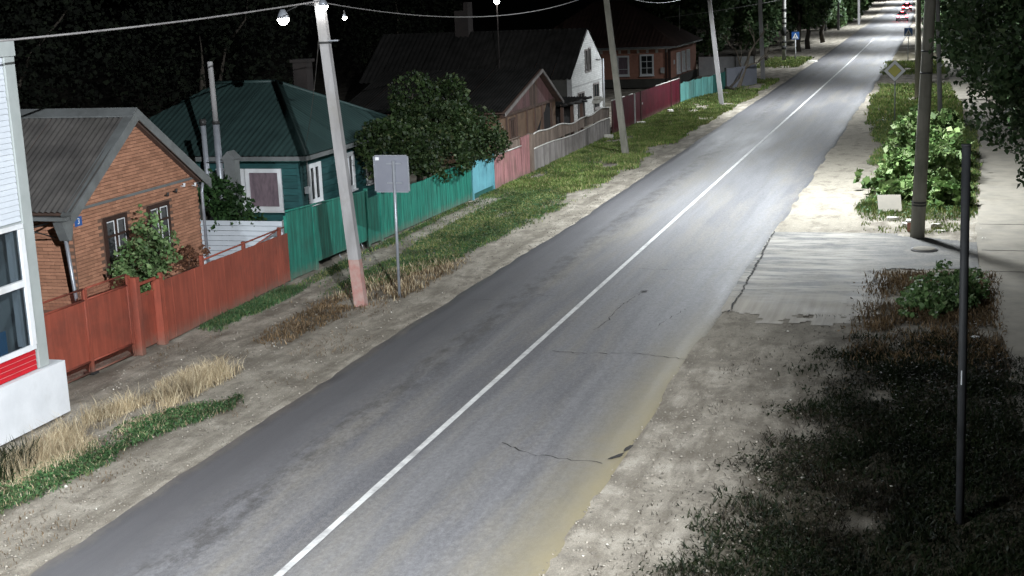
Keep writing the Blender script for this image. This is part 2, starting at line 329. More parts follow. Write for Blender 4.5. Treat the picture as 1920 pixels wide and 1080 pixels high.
class MB:
    def __init__(s): s.v = []; s.f = []; s.sm = []
    def add(s, vs, fs, smooth=False):
        b = len(s.v); s.v += [tuple(v) for v in vs]; s.f += [tuple(i + b for i in f) for f in fs]; s.sm += [smooth] * len(fs); return s
    def box(s, F, u0, u1, v0, v1, n0, n1):
        P = [F.p(a, b, c) for c in (n0, n1) for b in (v0, v1) for a in (u0, u1)]
        return s.add(P, [(0, 2, 3, 1), (4, 5, 7, 6), (0, 1, 5, 4), (2, 6, 7, 3), (0, 4, 6, 2), (1, 3, 7, 5)])
    def prism(s, F, poly, n0, n1):
        k = len(poly); P = [F.p(a, b, n0) for a, b in poly] + [F.p(a, b, n1) for a, b in poly]
        return s.add(P, [tuple(range(k - 1, -1, -1)), tuple(range(k, 2 * k))] + [(i, (i + 1) % k, k + (i + 1) % k, k + i) for i in range(k)])
    def tube(s, pts, rad, n=8, caps=True):
        pts = [Vector(p) for p in pts]
        if not hasattr(rad, '__len__'): rad = [rad] * len(pts)
        vs = []
        for i, p in enumerate(pts):
            d = (pts[min(i + 1, len(pts) - 1)] - pts[max(i - 1, 0)]).normalized()
            a = d.orthogonal().normalized() if i == 0 else (a - d * a.dot(d)).normalized()
            b = d.cross(a)
            vs += [p + (a * math.cos(2 * math.pi * k / n) + b * math.sin(2 * math.pi * k / n)) * rad[i] for k in range(n)]
        fs = [(i * n + k, i * n + (k + 1) % n, (i + 1) * n + (k + 1) % n, (i + 1) * n + k) for i in range(len(pts) - 1) for k in range(n)]
        if caps: fs += [tuple(range(n - 1, -1, -1)), tuple(range((len(pts) - 1) * n, len(pts) * n))]
        return s.add(vs, fs, n > 5)
    def build(s, name, m, parent=None, off=None):
        me = bpy.data.meshes.new(name)
        d = Vector(off) if off is not None else (root_loc(parent) if parent is not None else Vector((0, 0, 0)))
        me.from_pydata([(v[0] - d.x, v[1] - d.y, v[2] - d.z) for v in s.v], [], s.f)
        me.polygons.foreach_set('use_smooth', s.sm); me.update(); me.materials.append(m)
        o = bpy.data.objects.new(name, me); COL.objects.link(o)
        if off is not None and parent is None: o.location = d
        if parent is not None: o.parent = parent
        return o
def tag(o, label, cat, group=None):
    o['label'] = label; o['category'] = cat
    if group: o['group'] = group
    return o
def thing(name, label, cat, loc, group=None):
    o = bpy.data.objects.new(name, None); COL.objects.link(o); o.location = loc; o.empty_display_size = .2
    return tag(o, label, cat, group)
def kind(o, k): o['kind'] = k; return o
def piece(name, me, parent, loc, scale=(1, 1, 1), rot=(0, 0, 0)):
    o = bpy.data.objects.new(name, me); COL.objects.link(o); o.parent = parent
    o.location = Vector(loc) - root_loc(parent); o.scale = scale; o.rotation_euler = rot
    return o
_U = {}
def unit_box(m):
    if m.name not in _U:
        b = .5; mb = MB().box(WORLD, -b, b, -b, b, -b, b)
        me = bpy.data.meshes.new('unit_' + m.name); me.from_pydata(mb.v, [], mb.f); me.materials.append(m); _U[m.name] = me
    return _U[m.name]
def slab(name, parent, m, x0, x1, y0, y1, z0, z1, rz=0, rx=0, ry=0):
    return piece(name, unit_box(m), parent, ((x0 + x1) / 2, (y0 + y1) / 2, (z0 + z1) / 2), (x1 - x0, y1 - y0, z1 - z0), (rx, ry, rz))
def clip_v(poly, a):
    hits = []
    k = len(poly)
    for i in range(k):
        (u0, v0), (u1, v1) = poly[i], poly[(i + 1) % k]
        if (u0 - a) * (u1 - a) <= 0 and abs(u1 - u0) > 1e-9:
            f = (a - u0) / (u1 - u0)
            if -1e-6 <= f <= 1 + 1e-6: hits.append(v0 + f * (v1 - v0))
    return (min(hits), max(hits)) if hits else None
def corrugated(parent, m, o, u, v, poly, sheet=1.1, pitch=.14, amp=.022, rows=1, name='roof_sheet', gap=.006):
    """roof plane cut to a convex outline poly (u,v), split into overlapping wavy sheets"""
    u = Vector(u).normalized(); v = Vector(v).normalized(); n = u.cross(v)
    F = FR(o, u, v, n)
    umin = min(p[0] for p in poly); umax = max(p[0] for p in poly)
    vmin = min(p[1] for p in poly); vmax = max(p[1] for p in poly)
    ns = max(1, round((umax - umin) / sheet)); w = (umax - umin) / ns
    for r in range(rows):
        va, vb = vmin + (vmax - vmin) * r / rows, vmin + (vmax - vmin) * (r + 1) / rows
        for s in range(ns):
            a0, a1 = umin + s * w + gap, umin + (s + 1) * w - gap
            k = max(2, int((a1 - a0) / (pitch / 4)))
            vs = []; fs = []
            for i in range(k + 1):
                a = a0 + (a1 - a0) * i / k
                c = clip_v(poly, min(max(a, umin + 1e-4), umax - 1e-4))
                if c is None: c = (vmin, vmin)
                lo, hi = max(c[0], va), min(c[1], vb + .06)
                if hi < lo: lo = hi = min(max(c[0], va), c[1])
                wv = amp * math.sin(2 * math.pi * a / pitch); st = .012 * (rows - r)
                vs += [F.p(a, lo, wv + st + .012), F.p(a, hi, wv + st)]
            for i in range(k):
                q = (2 * i, 2 * i + 2, 2 * i + 3, 2 * i + 1)
                if (Vector(vs[q[1]]) - Vector(vs[q[2]])).length + (Vector(vs[q[0]]) - Vector(vs[q[3]])).length > .02: fs.append(q)
            if fs: MB().add(vs, fs, True).build(name, m, parent)
def window(parent, F, u0, u1, v0, v1, fm, gm, fw=.07, mull=(), trans=(), proud=.05, sill=True, mw=.035):
    w = MB()
    w.box(F, u0, u1, v0, v0 + fw, 0.002, proud); w.box(F, u0, u1, v1 - fw, v1, 0.002, proud)
    w.box(F, u0, u0 + fw, v0 + fw, v1 - fw, 0.002, proud); w.box(F, u1 - fw, u1, v0 + fw, v1 - fw, 0.002, proud)
    o = w.build('window', fm, parent)
    MB().box(F, u0 + fw, u1 - fw, v0 + fw, v1 - fw, 0.004, .014).build('pane', gm, o)
    for a in mull: MB().box(F, u0 + (u1 - u0) * a - mw / 2, u0 + (u1 - u0) * a + mw / 2, v0 + fw, v1 - fw, .016, proud - .008).build('mullion', fm, o)
    for a in trans: MB().box(F, u0 + fw, u1 - fw, v0 + (v1 - v0) * a - mw / 2, v0 + (v1 - v0) * a + mw / 2, .016, proud - .012).build('glazing_bar', fm, o)
    if sill: MB().box(F, u0 - .04, u1 + .04, v0 - .05, v0 - .002, 0.002, proud + .06).build('sill', fm, o)
    return o
def leaves(name, m, parent, blobs, n, size, hollow=.35, up=.3, seed=1, gap=.44, vary=.9):
    """leaf quads through the outer part of several ellipsoids, thinned by noise into clumps"""
    g = np.random.default_rng(seed); P = []
    sat = []
    for (x, y, z, a, b, c) in blobs:
        for _ in range(7):
            d = g.normal(size=3); d[2] = abs(d[2]) * 1.1 - .25; d /= np.linalg.norm(d); f = .16 + .2 * g.random()
            sat.append((x + d[0] * a * .95, y + d[1] * b * .95, max(z + d[2] * c * .98, .1), a * f, b * f * .8, c * f * 1.3))
    blobs = list(blobs) + sat
    tot = sum(b[3] * b[4] * b[5] for b in blobs)
    for (x, y, z, a, b, c) in blobs:
        k = int(n * 1.7 * (a * b * c) / tot) + 3
        d = g.normal(size=(k, 3)); d /= np.linalg.norm(d, axis=1)[:, None]
        lump = .78 + .45 * fbm(d[:, 0] * 2.2 + x, d[:, 1] * 2.2 + d[:, 2] * 2.9 + y, seed, 3)
        r = (hollow + (1 - hollow) * g.random(k) ** .55) * lump
        P.append(np.c_[x + d[:, 0] * a * r, y + d[:, 1] * b * r, z + d[:, 2] * c * r])
    P = np.concatenate(P)
    keep = fbm(P[:, 0] * 1.5 / max(size * 5, .4) + 9, (P[:, 1] + P[:, 2] * 1.3) * 1.5 / max(size * 5, .4), seed + 5, 3) > gap
    P = P[keep & (P[:, 2] > .04)][:n]; k = len(P)
    d = g.normal(size=(k, 3)); d[:, 2] += up * 2; d /= np.linalg.norm(d, axis=1)[:, None]
    t = np.cross(d, g.normal(size=(k, 3))); t /= np.linalg.norm(t, axis=1)[:, None]; b = np.cross(d, t)
    s = size * (.55 + vary * g.random(k) ** 1.5)[:, None]; w = s * .36
    V = np.stack([P - t * s * .5, P + b * w + d * s * .07, P + t * s * .5 - d * s * .1, P - b * w + d * s * .07], 1).reshape(-1, 3)
    return npmesh(name, V, np.arange(4 * k), 4, m, parent)
def limb_pts(p0, p1, wob, k=5, g=rnd):
    p0, p1 = Vector(p0), Vector(p1); L = (p1 - p0).length
    return [p0.lerp(p1, i / k) + (Vector((g.uniform(-1, 1), g.uniform(-1, 1), g.uniform(-.5, .5))) * wob * L if 0 < i < k else Vector((0, 0, 0))) for i in range(k + 1)]
def tree(name, label, cat, bx, by, blobs, n, leaf, m, group=None, r=.16, seed=1, bark='bark', hollow=.35, limbs=5, gap=.44, vary=.9):
    t = thing(name, label, cat, (bx, by, 0), group)
    zc = sum(b[2] for b in blobs) / len(blobs); g = random.Random(seed)
    top = max(b[2] for b in blobs)
    mb = MB(); tp = limb_pts((bx, by, -.05), (bx + g.uniform(-.2, .2), by + g.uniform(-.2, .2), zc * .75), .04, 5, g)
    mb.tube(tp, [r * (1.25 - .75 * i / 5) for i in range(6)], 8); mb.build('trunk', M[bark], t)
    for b in blobs[:limbs]:
        st = tp[g.choice((3, 4))]
        MB().tube(limb_pts(st, (b[0], b[1], b[2] + b[5] * .3), .06, 4, g), [r * .5, r * .4, r * .3, r * .2, r * .08], 6).build('limb', M[bark], t)
    leaves('crown', m, t, blobs, n, leaf, hollow, seed=seed, gap=gap, vary=vary)
    return t
def blades(name, m, pts, h, w, lean=.35, seed=3, parent=None, kindname='stuff'):
    g = np.random.default_rng(seed); pts = np.asarray(pts); k = len(pts)
    hh = h * (.45 + .8 * g.random(k)) if np.isscalar(h) else np.asarray(h) * (.5 + .8 * g.random(k))
    a = g.random(k) * 6.283; ca, sa = np.cos(a), np.sin(a)
    l = lean * hh * (.3 + g.random(k)); b = g.random(k) * 6.283
    W_ = (w if np.isscalar(w) else np.asarray(w)) * (.6 + .8 * g.random(k))
    z0 = np.full(k, -.01)
    v0 = np.c_[pts[:, 0] - ca * W_ / 2, pts[:, 1] - sa * W_ / 2, z0]; v1 = np.c_[pts[:, 0] + ca * W_ / 2, pts[:, 1] + sa * W_ / 2, z0]
    mx = pts[:, 0] + np.cos(b) * l * .35; my = pts[:, 1] + np.sin(b) * l * .35
    v2 = np.c_[mx + ca * W_ * .35, my + sa * W_ * .35, hh * .6]; v3 = np.c_[mx - ca * W_ * .35, my - sa * W_ * .35, hh * .6]
    v4 = np.c_[pts[:, 0] + np.cos(b) * l, pts[:, 1] + np.sin(b) * l, hh]
    V = np.stack([v0, v1, v2, v3, v4], 1).reshape(-1, 3); i0 = np.arange(k)[:, None] * 5
    Fc = np.concatenate([i0 + 0, i0 + 1, i0 + 2, i0 + 0, i0 + 2, i0 + 3, i0 + 3, i0 + 2, i0 + 4], 1).ravel()
    return kind(npmesh(name, V, Fc, 3, m, parent), kindname)
def herbs(name, m, pts, size, h, seed=5):
    """low matted leaves lying over the soil"""
    g = np.random.default_rng(seed); k = len(pts)
    d = g.normal(size=(k, 3)) * np.array([.55, .55, .3]) + np.array([0, 0, 1.0]); d /= np.linalg.norm(d, axis=1)[:, None]
    t_ = np.cross(d, g.normal(size=(k, 3))); t_ /= np.linalg.norm(t_, axis=1)[:, None]; b_ = np.cross(d, t_)
    sz = size * (.5 + 1.0 * g.random(k) ** 1.5)[:, None]
    P = np.c_[pts, .01 + h * g.random(k) ** 1.4 * (.4 + fbm(pts[:, 0] * 2.5, pts[:, 1] * 2.5, seed))]
    V = np.stack([P - t_ * sz * .5, P + b_ * sz * .24, P + t_ * sz * .5, P - b_ * sz * .24], 1).reshape(-1, 3)
    return kind(npmesh(name, V, np.arange(4 * k), 4, m), 'stuff')
def scatter(x0, x1, y0, y1, n, dens, seed=0):
    g = np.random.default_rng(seed); x = g.uniform(x0, x1, n); y = g.uniform(y0, y1, n)
    k = g.random(n) < np.clip(dens(x, y), 0, 1); return np.c_[x[k], y[k]]

# ------------------------------------------------------------------ ground and roads
def road_c(y): y = np.asarray(y, float); return -8.27 - np.clip(y - 105, 0, None) ** 2 * 7e-5
def edge_l(y): return road_c(y) - 3.2 - .32 * sstep(45, 25, y) + .12 * (fbm(y * .45, 0 * y + 3, 4) - .5) + .12 * (fbm(y * 2.4, 0 * y, 14) - .5)
def edge_r(y): return road_c(y) + 3.38 + .22 * (fbm(y * .4, 0 * y + 7, 5) - .5) + .08 * (fbm(y * 2.1, 0 * y, 15) - .5)
def in_drive(x, y):
    a = (x > -5.2) & (x < -1.45 + .25 * (fbm(y * 1.5, y * 0, 41) - .5)) & (y > 30.4 + 2.0 * (fbm(x * 1.1, 0 * x, 42) - .3) + 2.2 * (fbm(x * 2.5, y * 2.5, 45) - .5) - .12 * (x + 4.8)) & (y < 41.3)
    b = (x > -1.8) & (x < .75) & (y > 36.3 + .25 * (fbm(x * 2, 0 * x, 43) - .5) + .1 * x) & (y < 41.1 - .42 * (x + 1.8) + .3 * (fbm(x * 2, 0 * x, 44) - .5))
    return a | b
def path_l(y): return np.interp(y, [20, 29, 35, 40, 58, 72, 90, 130], [1.3, 1.15, .72, .74, 1.2, 1.2, .2, -1.0]) + .2 * (fbm(np.asarray(y) * .8, np.asarray(y) * 0, 51) - .5)
def path_r(y): return path_l(y) + np.interp(y, [20, 40, 60, 90], [2.2, 2.0, 1.8, 1.5])
# plant-density fields, shared by the soil tint and the blades
def d_left(x, y):
    a = sstep(-16.55, -16.2, x) * sstep(-12.05, -12.75 + .0 * y, x - .35 * sstep(60, 35, y) * -1 * 0)
    outer = np.interp(y, [30, 34, 36, 40, 48, 58, 70, 82, 104], [-14.3, -14.1, -13.4, -13.05, -12.65, -12.65, -12.45, -12.25, -12.1])
    a = sstep(-16.6, -16.3, x) * sstep(outer + .25, outer - .25, x + .9 * (fbm(x * .9, y * .5, 71) - .5)) * sstep(31, 34.5, y) * sstep(106, 101, y)
    gap = sstep(.25, .5, np.abs(x + 15.75 - .1 * np.sin(y * .4)) * 1.0)            # trodden footpath beside the fence
    a = a * (1 - (1 - gap) * sstep(52, 44, y) * .95)
    return a * sstep(.36, .56, fbm(x * .7, y * .32, 72) + .10)
def d_brown(x, y):
    e = np.interp(y, [26, 30, 33, 36], [-14.7, -14.8, -14.9, -14.2])
    o = np.interp(y, [26, 29, 32, 36], [-14.1, -13.75, -12.95, -12.9])
    return sstep(e - .25, e + .25, x) * sstep(o + .3, o - .3, x) * sstep(25.5, 28, y) * sstep(37, 34.5, y) * sstep(.35, .6, fbm(x * 1.2, y * .8, 73) + .1)
def d_straw(x, y):
    c = np.interp(y, [16, 19, 21, 24.5], [-14.9, -14.5, -14.55, -14.35])
    return sstep(.75, .3, np.abs(x - c)) * sstep(16.5, 18, y) * sstep(25.0, 24.0, y) * sstep(.33, .52, fbm(x * 1.4, y * .9, 74) + .07)
def d_green(x, y):
    c = np.interp(y, [14, 17, 20, 22.6], [-14.2, -14.0, -13.75, -13.1])
    a = sstep(.62, .3, np.abs(x - c)) * sstep(22.6, 21.9, y) * sstep(.34, .54, fbm(x * 1.3, y * .7, 75) + .08)
    return np.maximum(a, sstep(.38, .16, np.hypot((x + 12.95) * 1.1, (y - 22.3) * .5)) * .8)
def d_fence(x, y): return sstep(.45, .25, np.abs(x + 16.3)) * sstep(27.4, 28.2, y) * sstep(32.6, 31.5, y) * sstep(.3, .5, fbm(x * 2, y, 76) + .15)
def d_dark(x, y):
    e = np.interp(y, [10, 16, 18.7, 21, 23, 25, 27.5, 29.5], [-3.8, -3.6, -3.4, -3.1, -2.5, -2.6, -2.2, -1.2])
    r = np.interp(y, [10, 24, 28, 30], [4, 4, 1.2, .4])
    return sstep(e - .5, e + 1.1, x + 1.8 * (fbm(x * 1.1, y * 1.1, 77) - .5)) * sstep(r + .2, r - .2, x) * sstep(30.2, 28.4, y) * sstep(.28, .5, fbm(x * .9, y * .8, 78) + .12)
def d_rust(x, y): return sstep(-2.1, -1.3, x) * sstep(1.3, .9, x) * sstep(26.5, 28.5, y) * sstep(36.0, 35.4, y) * sstep(.35, .6, fbm(x * 1.1, y * .8, 79) + .12)
def d_right(x, y):
    e = np.interp(y, [42, 50, 56, 64, 68, 76, 95, 120], [-2.5, -2.8, -2.7, -3.1, -3.6, -4.2, -4.6, -5.2])
    return sstep(e - .2, e + .3, x + 1.0 * (fbm(x * .9, y * .35, 80) - .5)) * sstep(path_l(y) + .05, path_l(y) - .25, x) * sstep(43, 46, y) * sstep(.30, .52, fbm(x * .9, y * .4, 81) + .1) * (1 - sstep(96, 98, y) * sstep(109, 106, y))
def d_far(x, y): return sstep(-16.5, -15, x) * sstep(-12.0, -12.7, x) * sstep(117, 119, y) * sstep(133, 130, y) * sstep(.34, .55, fbm(x * .6, y * .3, 82) + .1)

xs = np.arange(-17.6, 4.6, .2); ys = np.concatenate([np.arange(8, 60, .2), np.arange(60, 150, .5)])
X, Y = np.meshgrid(xs, ys); X = X.ravel(); Y = Y.ravel()
hz = .07 * (fbm(X * .8, Y * .6, 21) - .5) + .05 * (fbm(X * 3, Y * 3, 22) - .5)
for rx_, ra_ in ((-12.35, .035), (-13.9, .025), (-4.1, .03), (-3.0, .02)):      # wheel ruts in the shoulders
    hz = hz - ra_ * np.exp(-((X - rx_ - .3 * (fbm(Y * .12, Y * 0 + rx_, 26) - .5)) / .22) ** 2) * (.4 + fbm(Y * .3, Y * 0 + rx_, 27))
roadm = ((X > edge_l(Y) + .1) & (X < edge_r(Y) - .1))
flat = roadm | in_drive(X, Y) | ((X > path_l(Y)) & (X < path_r(Y)) & (Y > 24))
Z = np.where(flat, np.where(roadm, -.05, -.006), hz * sstep(0, .8, np.minimum(np.abs(X - edge_l(Y)), np.abs(X - edge_r(Y)))) - .004)
green = np.clip(.85 * d_left(X, Y) + .6 * d_brown(X, Y) + .3 * d_straw(X, Y) + .8 * d_green(X, Y) + .85 * d_dark(X, Y) + .5 * d_rust(X, Y) + .85 * d_right(X, Y) + .8 * d_far(X, Y), 0, 1)
pale = sstep(-5.4, -4.6, X) * sstep(-1.9, -3.2, X) * (.85 * sstep(25, 32, Y) + .15 * sstep(41, 44, Y)) * sstep(110, 70, Y) * (.55 + .6 * fbm(X * .9, Y * .5, 23)) \
    + .45 * sstep(1.9, .1, np.abs(X - edge_l(Y) + 1.0)) * fbm(X * 1.2, Y * .35, 24) * (X < -11)
pale = np.clip(pale, 0, 1) * (1 - green * .8)
nx, ny = len(xs), len(ys)
ii = (np.arange(ny - 1)[:, None] * nx + np.arange(nx - 1)[None, :]).ravel()
F4 = np.stack([ii, ii + 1, ii + nx + 1, ii + nx], 1).ravel()
kind(npmesh('ground', np.c_[X, Y, Z], F4, 4, M['dirt'], None, True, {'green': green, 'pale': pale}), 'structure')
kind(MB().add([(-1500, -300, -.09), (1500, -300, -.09), (1500, 3000, -.09), (-1500, 3000, -.09)], [(0, 1, 2, 3)]).build('far_ground', M['dirt']), 'structure')

yy = np.concatenate([np.arange(5, 110, .4), np.arange(110, 700, 6.)])
cols = [0, .012, .06, .15, .3, .5, .7, .85, .94, .988, 1]
V = []
for y in yy:
    l, r_ = float(edge_l(y)), float(edge_r(y))
    for q in cols:
        V.append((l + (r_ - l) * q, y, .022 + .05 * (1 - (2 * q - 1) ** 2) if 0 < q < 1 else -.06))
n = len(cols); ii = (np.arange(len(yy) - 1)[:, None] * n + np.arange(n - 1)[None, :]).ravel()
kind(npmesh('road', V, np.stack([ii, ii + 1, ii + n + 1, ii + n], 1).ravel(), 4, M['asphalt'], None, True), 'structure')
def road_z(x, y):
    l, r_ = float(edge_l(y)), float(edge_r(y)); q = (x - l) / (r_ - l); return .022 + .05 * (1 - (2 * q - 1) ** 2)
V = []; yl = np.concatenate([np.arange(5, 105, .5), np.arange(105, 168, 3.)])
for y in yl:
    c = float(road_c(y)); w = .058 + .012 * float(fbm(y * 2, 3, 61) - .5)
    V += [(c - w, y, road_z(c, y) + .006), (c + w, y, road_z(c, y) + .006)]
i = np.arange(len(yl) - 1) * 2
kind(npmesh('road_centre_line', V, np.stack([i, i + 1, i + 3, i + 2], 1).ravel(), 4, M['line']), 'structure')
# driveway: cells of a fine grid kept inside its outline
gx = np.arange(-5.1, 1.0, .12); gy = np.arange(30, 42, .12); GX, GY = np.meshgrid(gx, gy)
keep = in_drive(GX[:-1, :-1] + .06, GY[:-1, :-1] + .06)
nx = len(gx); ii = (np.arange(len(gy) - 1)[:, None] * nx + np.arange(nx - 1)[None, :])[keep]
kind(npmesh('driveway', np.c_[GX.ravel(), GY.ravel(), .004 + .012 * sstep(31, 34, GY.ravel()) + .008 * (fbm(GX.ravel(), GY.ravel(), 62) - .5)], np.stack([ii, ii + 1, ii + nx + 1, ii + nx], 1).ravel(), 4, M['asphalt_old'], None, True), 'structure')
py = np.arange(22, 140, .4); V = []
for y in py:
    a, b_ = float(path_l(y)), float(path_r(y)); V += [(a, y, -.03), (a + .04, y, .012), (b_, y, .012)]
i = np.arange(len(py) - 1) * 3
kind(npmesh('footpath', V, np.concatenate([np.stack([i, i + 1, i + 4, i + 3], 1), np.stack([i + 1, i + 2, i + 5, i + 4], 1)]).ravel(), 4, M['path'], None, True), 'structure')
def crack(pts, w=.018, seed=1, z=.008):
    g = random.Random(seed); P = []
    for (a, b) in zip(pts[:-1], pts[1:]):
        L = math.dist(a, b); k = max(2, int(L / .12))
        for q in range(k): P.append((a[0] + (b[0] - a[0]) * q / k + g.uniform(-.035, .035), a[1] + (b[1] - a[1]) * q / k + g.uniform(-.05, .05)))
    P.append(pts[-1]); V = []
    for (x, y) in P:
        ww = w * g.uniform(.15, 1.15); zz = road_z(min(max(x, -11.2), -5.0), y) + z
        V += [(x - ww * .5, y - ww * .5, zz), (x + ww * .5, y + ww * .5, zz)]
    i = np.arange(len(P) - 1) * 2
    kind(npmesh('road_crack', V, np.stack([i, i + 1, i + 3, i + 2], 1).ravel(), 4, M['crack']), 'structure')
crack([(-7.75, 26.75), (-6.9, 26.72), (-6.1, 26.95), (-4.95, 26.7)], .022, 1)
crack([(-7.35, 28.6), (-7.25, 29.6), (-7.3, 31), (-7.08, 32.5)], .02, 2)
crack([(-7.0, 20.95), (-6.4, 20.5), (-5.15, 20.35)], .02, 3)
crack([(-8.1, 35.3), (-7.1, 35.2), (-6.0, 35.5), (-5.2, 35.6)], .02, 4)
crack([(-6.05, 29.2), (-5.9, 30.2), (-5.7, 31.1)], .016, 6)
crack([(-11.2, 31.3), (-10.4, 31.3), (-9.6, 31.9), (-9.0, 31.8)], .018, 7)
def hole(x, y, a, b, rz, seed):
    g = random.Random(seed); P = []
    for k in range(14):
        t = 2 * math.pi * k / 14; r_ = g.uniform(.65, 1.15); px, py_ = math.cos(t) * a * r_, math.sin(t) * b * r_
        P.append((x + px * math.cos(rz) - py_ * math.sin(rz), y + px * math.sin(rz) + py_ * math.cos(rz)))
    zz = road_z(min(max(x, -11.2), -5.0), y) + .02
    kind(MB().add([(p[0], p[1], zz) for p in P], [tuple(range(14))]).build('pothole', M['crack']), 'structure')
for y_ in (36.1, 38.9, 43.0):
    a, b_ = float(path_l(y_)), float(path_r(y_))
    kind(MB().add([(a + .1, y_, .017), (b_, y_ - .05, .017), (b_, y_ + .01, .017), (a + .1, y_ + .05, .017)], [(0, 1, 2, 3)]).build('path_joint', M['crack']), 'structure')
crack([(-4.72, 30.8), (-4.74, 33), (-4.8, 36), (-4.92, 39.5), (-4.95, 41.3)], .05, 8, .012)
hole(-7.06, 32.55, .10, .07, .3, 1); hole(-5.0, 20.7, .05, .22, -.5, 2); hole(-4.9, 21.15, .045, .2, -.15, 12)

# ------------------------------------------------------------------ street lamps (light sources of the place)
def spot(name, parent, loc, target, watts, size, blend, col, rad=.12):
    d = bpy.data.lights.new(name, 'SPOT'); d.energy = watts; d.spot_size = R(size); d.spot_blend = blend; d.color = col; d.shadow_soft_size = rad
    o = bpy.data.objects.new(name, d); COL.objects.link(o); o.parent = parent
    o.location = Vector(loc) - root_loc(parent)
    o.rotation_euler = (Vector(target) - Vector(loc)).to_track_quat('-Z', 'Y').to_euler()
    return o
COOL = (.90, .955, 1.0)
def street_lamp(label, px, py_, lx, ly, z, watts, group, tilt=(0, 0), size=140, blend=.55, col=COOL, rad=.2):
    t = thing('street_lamp', label, 'street lamp', (px, py_, z - .9), group)
    MB().tube([(px, py_, z - .9), (px + (lx - px) * .35, py_ + (ly - py_) * .35, z - .1), (lx - (lx - px) * .1, ly - (ly - py_) * .1, z + .12)], .035, 8).build('bracket', M['galv'], t)
    F = FR((lx, ly, z), (1, 0, 0), (0, 1, 0), (0, 0, 1))
    h = MB().prism(F, [(-.36, -.12), (.2, -.15), (.36, -.07), (.36, .07), (.2, .15), (-.36, .12)], .04, .16).build('lamp_head', M['galv'], t)
    MB().box(F, -.26, .22, -.09, .09, .012, .036).build('lamp_glass', M['led'], h)
    spot('lamp_light', t, (lx, ly, z - .02), (lx + tilt[0], ly + tilt[1], 0), watts, size, blend, col, rad)
    return t
G_L = 'street lamps over the right lane'
street_lamp('street lamp on a long bracket over the right shoulder, nearest the driveway', -.75, 40.9, -4.3, 47.2, 10.0, LAMP_W, G_L, (-.5, .5), 166, .9, rad=.8)
for k, (y, px) in enumerate([(86.3, -1.95), (124, -3.4), (163, -4.3), (204, -5.0), (250, -6.0), (300, -7.5), (360, -9.5)]):
    street_lamp('street lamp beyond the nearest one, %s along the right roadside' % ['first', 'second', 'third', 'fourth', 'fifth', 'sixth', 'seventh'][k], px, y, px - 2.6, y + 1.0, 10.4, FAR_W * (1.1 + .3 * k), G_L, (0, 0), 162, .9)
t = street_lamp('street lamp reaching over the road from the pole at the end of the teal fence', -14.2, 84.7, -11.8, 80.5, 8.3, LAMP_W * .36, 'street lamps on the left poles', (-2, -3), 156, .6)
t = street_lamp('street lamp on the left pole by the shop, nearest the camera', -14.0, 1.0, -11.6, 2.0, 9.0, LAMP_W * .95, 'street lamps on the left poles', (-1, 6), 150, .6)
# floodlight on its own mast, behind and to the right of the camera
t = thing('floodlight_mast', 'tall mast carrying a white floodlight aimed across the road', 'floodlight', (5.0, 0, 0))
MB().tube([(5, 0, 0), (5, 0, 13.2)], [.13, .06], 10).build('mast', M['galv'], t)
Fd = FR((4.9, .16, 13.0), Vector((.8, .6, 0)), Vector((-.17, .22, .96)), Vector((-.576, .768, -.28)))
hd = MB().box(Fd, -.28, .28, -.2, .2, -.1, .06).build('lamp_housing', M['darkmetal'], t)
MB().box(Fd, -.24, .24, -.16, .16, .063, .075).build('lamp_glass', M['led'], hd)
spot('flood_light', t, (4.8, .3, 12.95), (-19.2, 27.4, 2.6), FLOOD_W, 56, .45, (.92, .955, 1.0), .05)

# ------------------------------------------------------------------ shop at the left edge
t = thing('shop', 'white sided shop with red panel under its window and white plinth, at the left edge', 'shop', (-18, 16, 0))
F = FX(-15.75)
MB().box(FX(-15.65), 9, 21.3, .05, 1.04, -5.2, 0).build('plinth', M['stucco'], t)
wl = MB()
wl.box(FX(-15.79), 9, 20.65, 3.74, 6.66, -.2, 0); wl.box(FX(-15.79), 9, 20.65, 1.05, 1.42, -.2, 0); wl.box(FX(-15.79), 9, 16.0, 1.42, 3.74, -.2, 0)
wl.box(FX(-15.8), 20.66, 20.92, 1.05, 6.9, -5, -.02)
w = wl.build('wall', M['trim'], t)
for k in range(29):
    z = 3.78 + k * .1
    piece('siding_plank', unit_box(M['vinyl']), w, (-15.765, 14.8, z + .047), (.03, 11.66, .094), (0, R(-9), 0))
for k in range(4):
    z = 1.06 + k * .095
    piece('red_plank', unit_box(M['red']), w, (-15.765, 14.8, z + .043), (.03, 11.62, .084), (0, R(-6), 0))
    if k: piece('joint_strip', unit_box(M['pinkline']), w, (-15.752, 14.8, z - .004), (.022, 11.6, .009))
MB().box(F, 20.66, 20.93, 1.06, 6.66, -.18, .03).build('corner_trim', M['trim'], t)
MB().box(F, 9, 20.95, 6.67, 6.97, -5.2, .05).build('fascia', M['trim'], t)
wd = MB()
wd.box(F, 16, 20.62, 3.66, 3.745, -.03, .05); wd.box(F, 16, 20.62, 1.44, 1.54, -.03, .035); wd.box(F, 20.5, 20.62, 1.53, 3.65, -.03, .05)
wd.box(F, 16.02, 20.49, 2.62, 2.74, -.03, .045); wd.box(F, 18.2, 18.32, 1.53, 2.61, -.03, .045)
wo_ = wd.build('window', M['white'], t)
MB().box(F, 16.02, 20.49, 1.53, 2.61, -.005, .005).build('pane', M['glass'], wo_)
MB().box(F, 16.02, 20.49, 2.75, 3.65, -.005, .005).build('pane', M['glass'], wo_)
MB().box(F, 20.36, 20.44, 1.53, 3.65, -.16, -.05).build('inner_reveal', M['white'], wo_)
MB().box(FX(-18.2), 9, 20.6, 1.06, 6.6, -.1, 0).build('back_partition', M['inside'], t)
MB().box(WORLD, -18.1, -15.99, 9, 20.6, 3.78, 3.85).build('ceiling_panel', M['inside'], t)
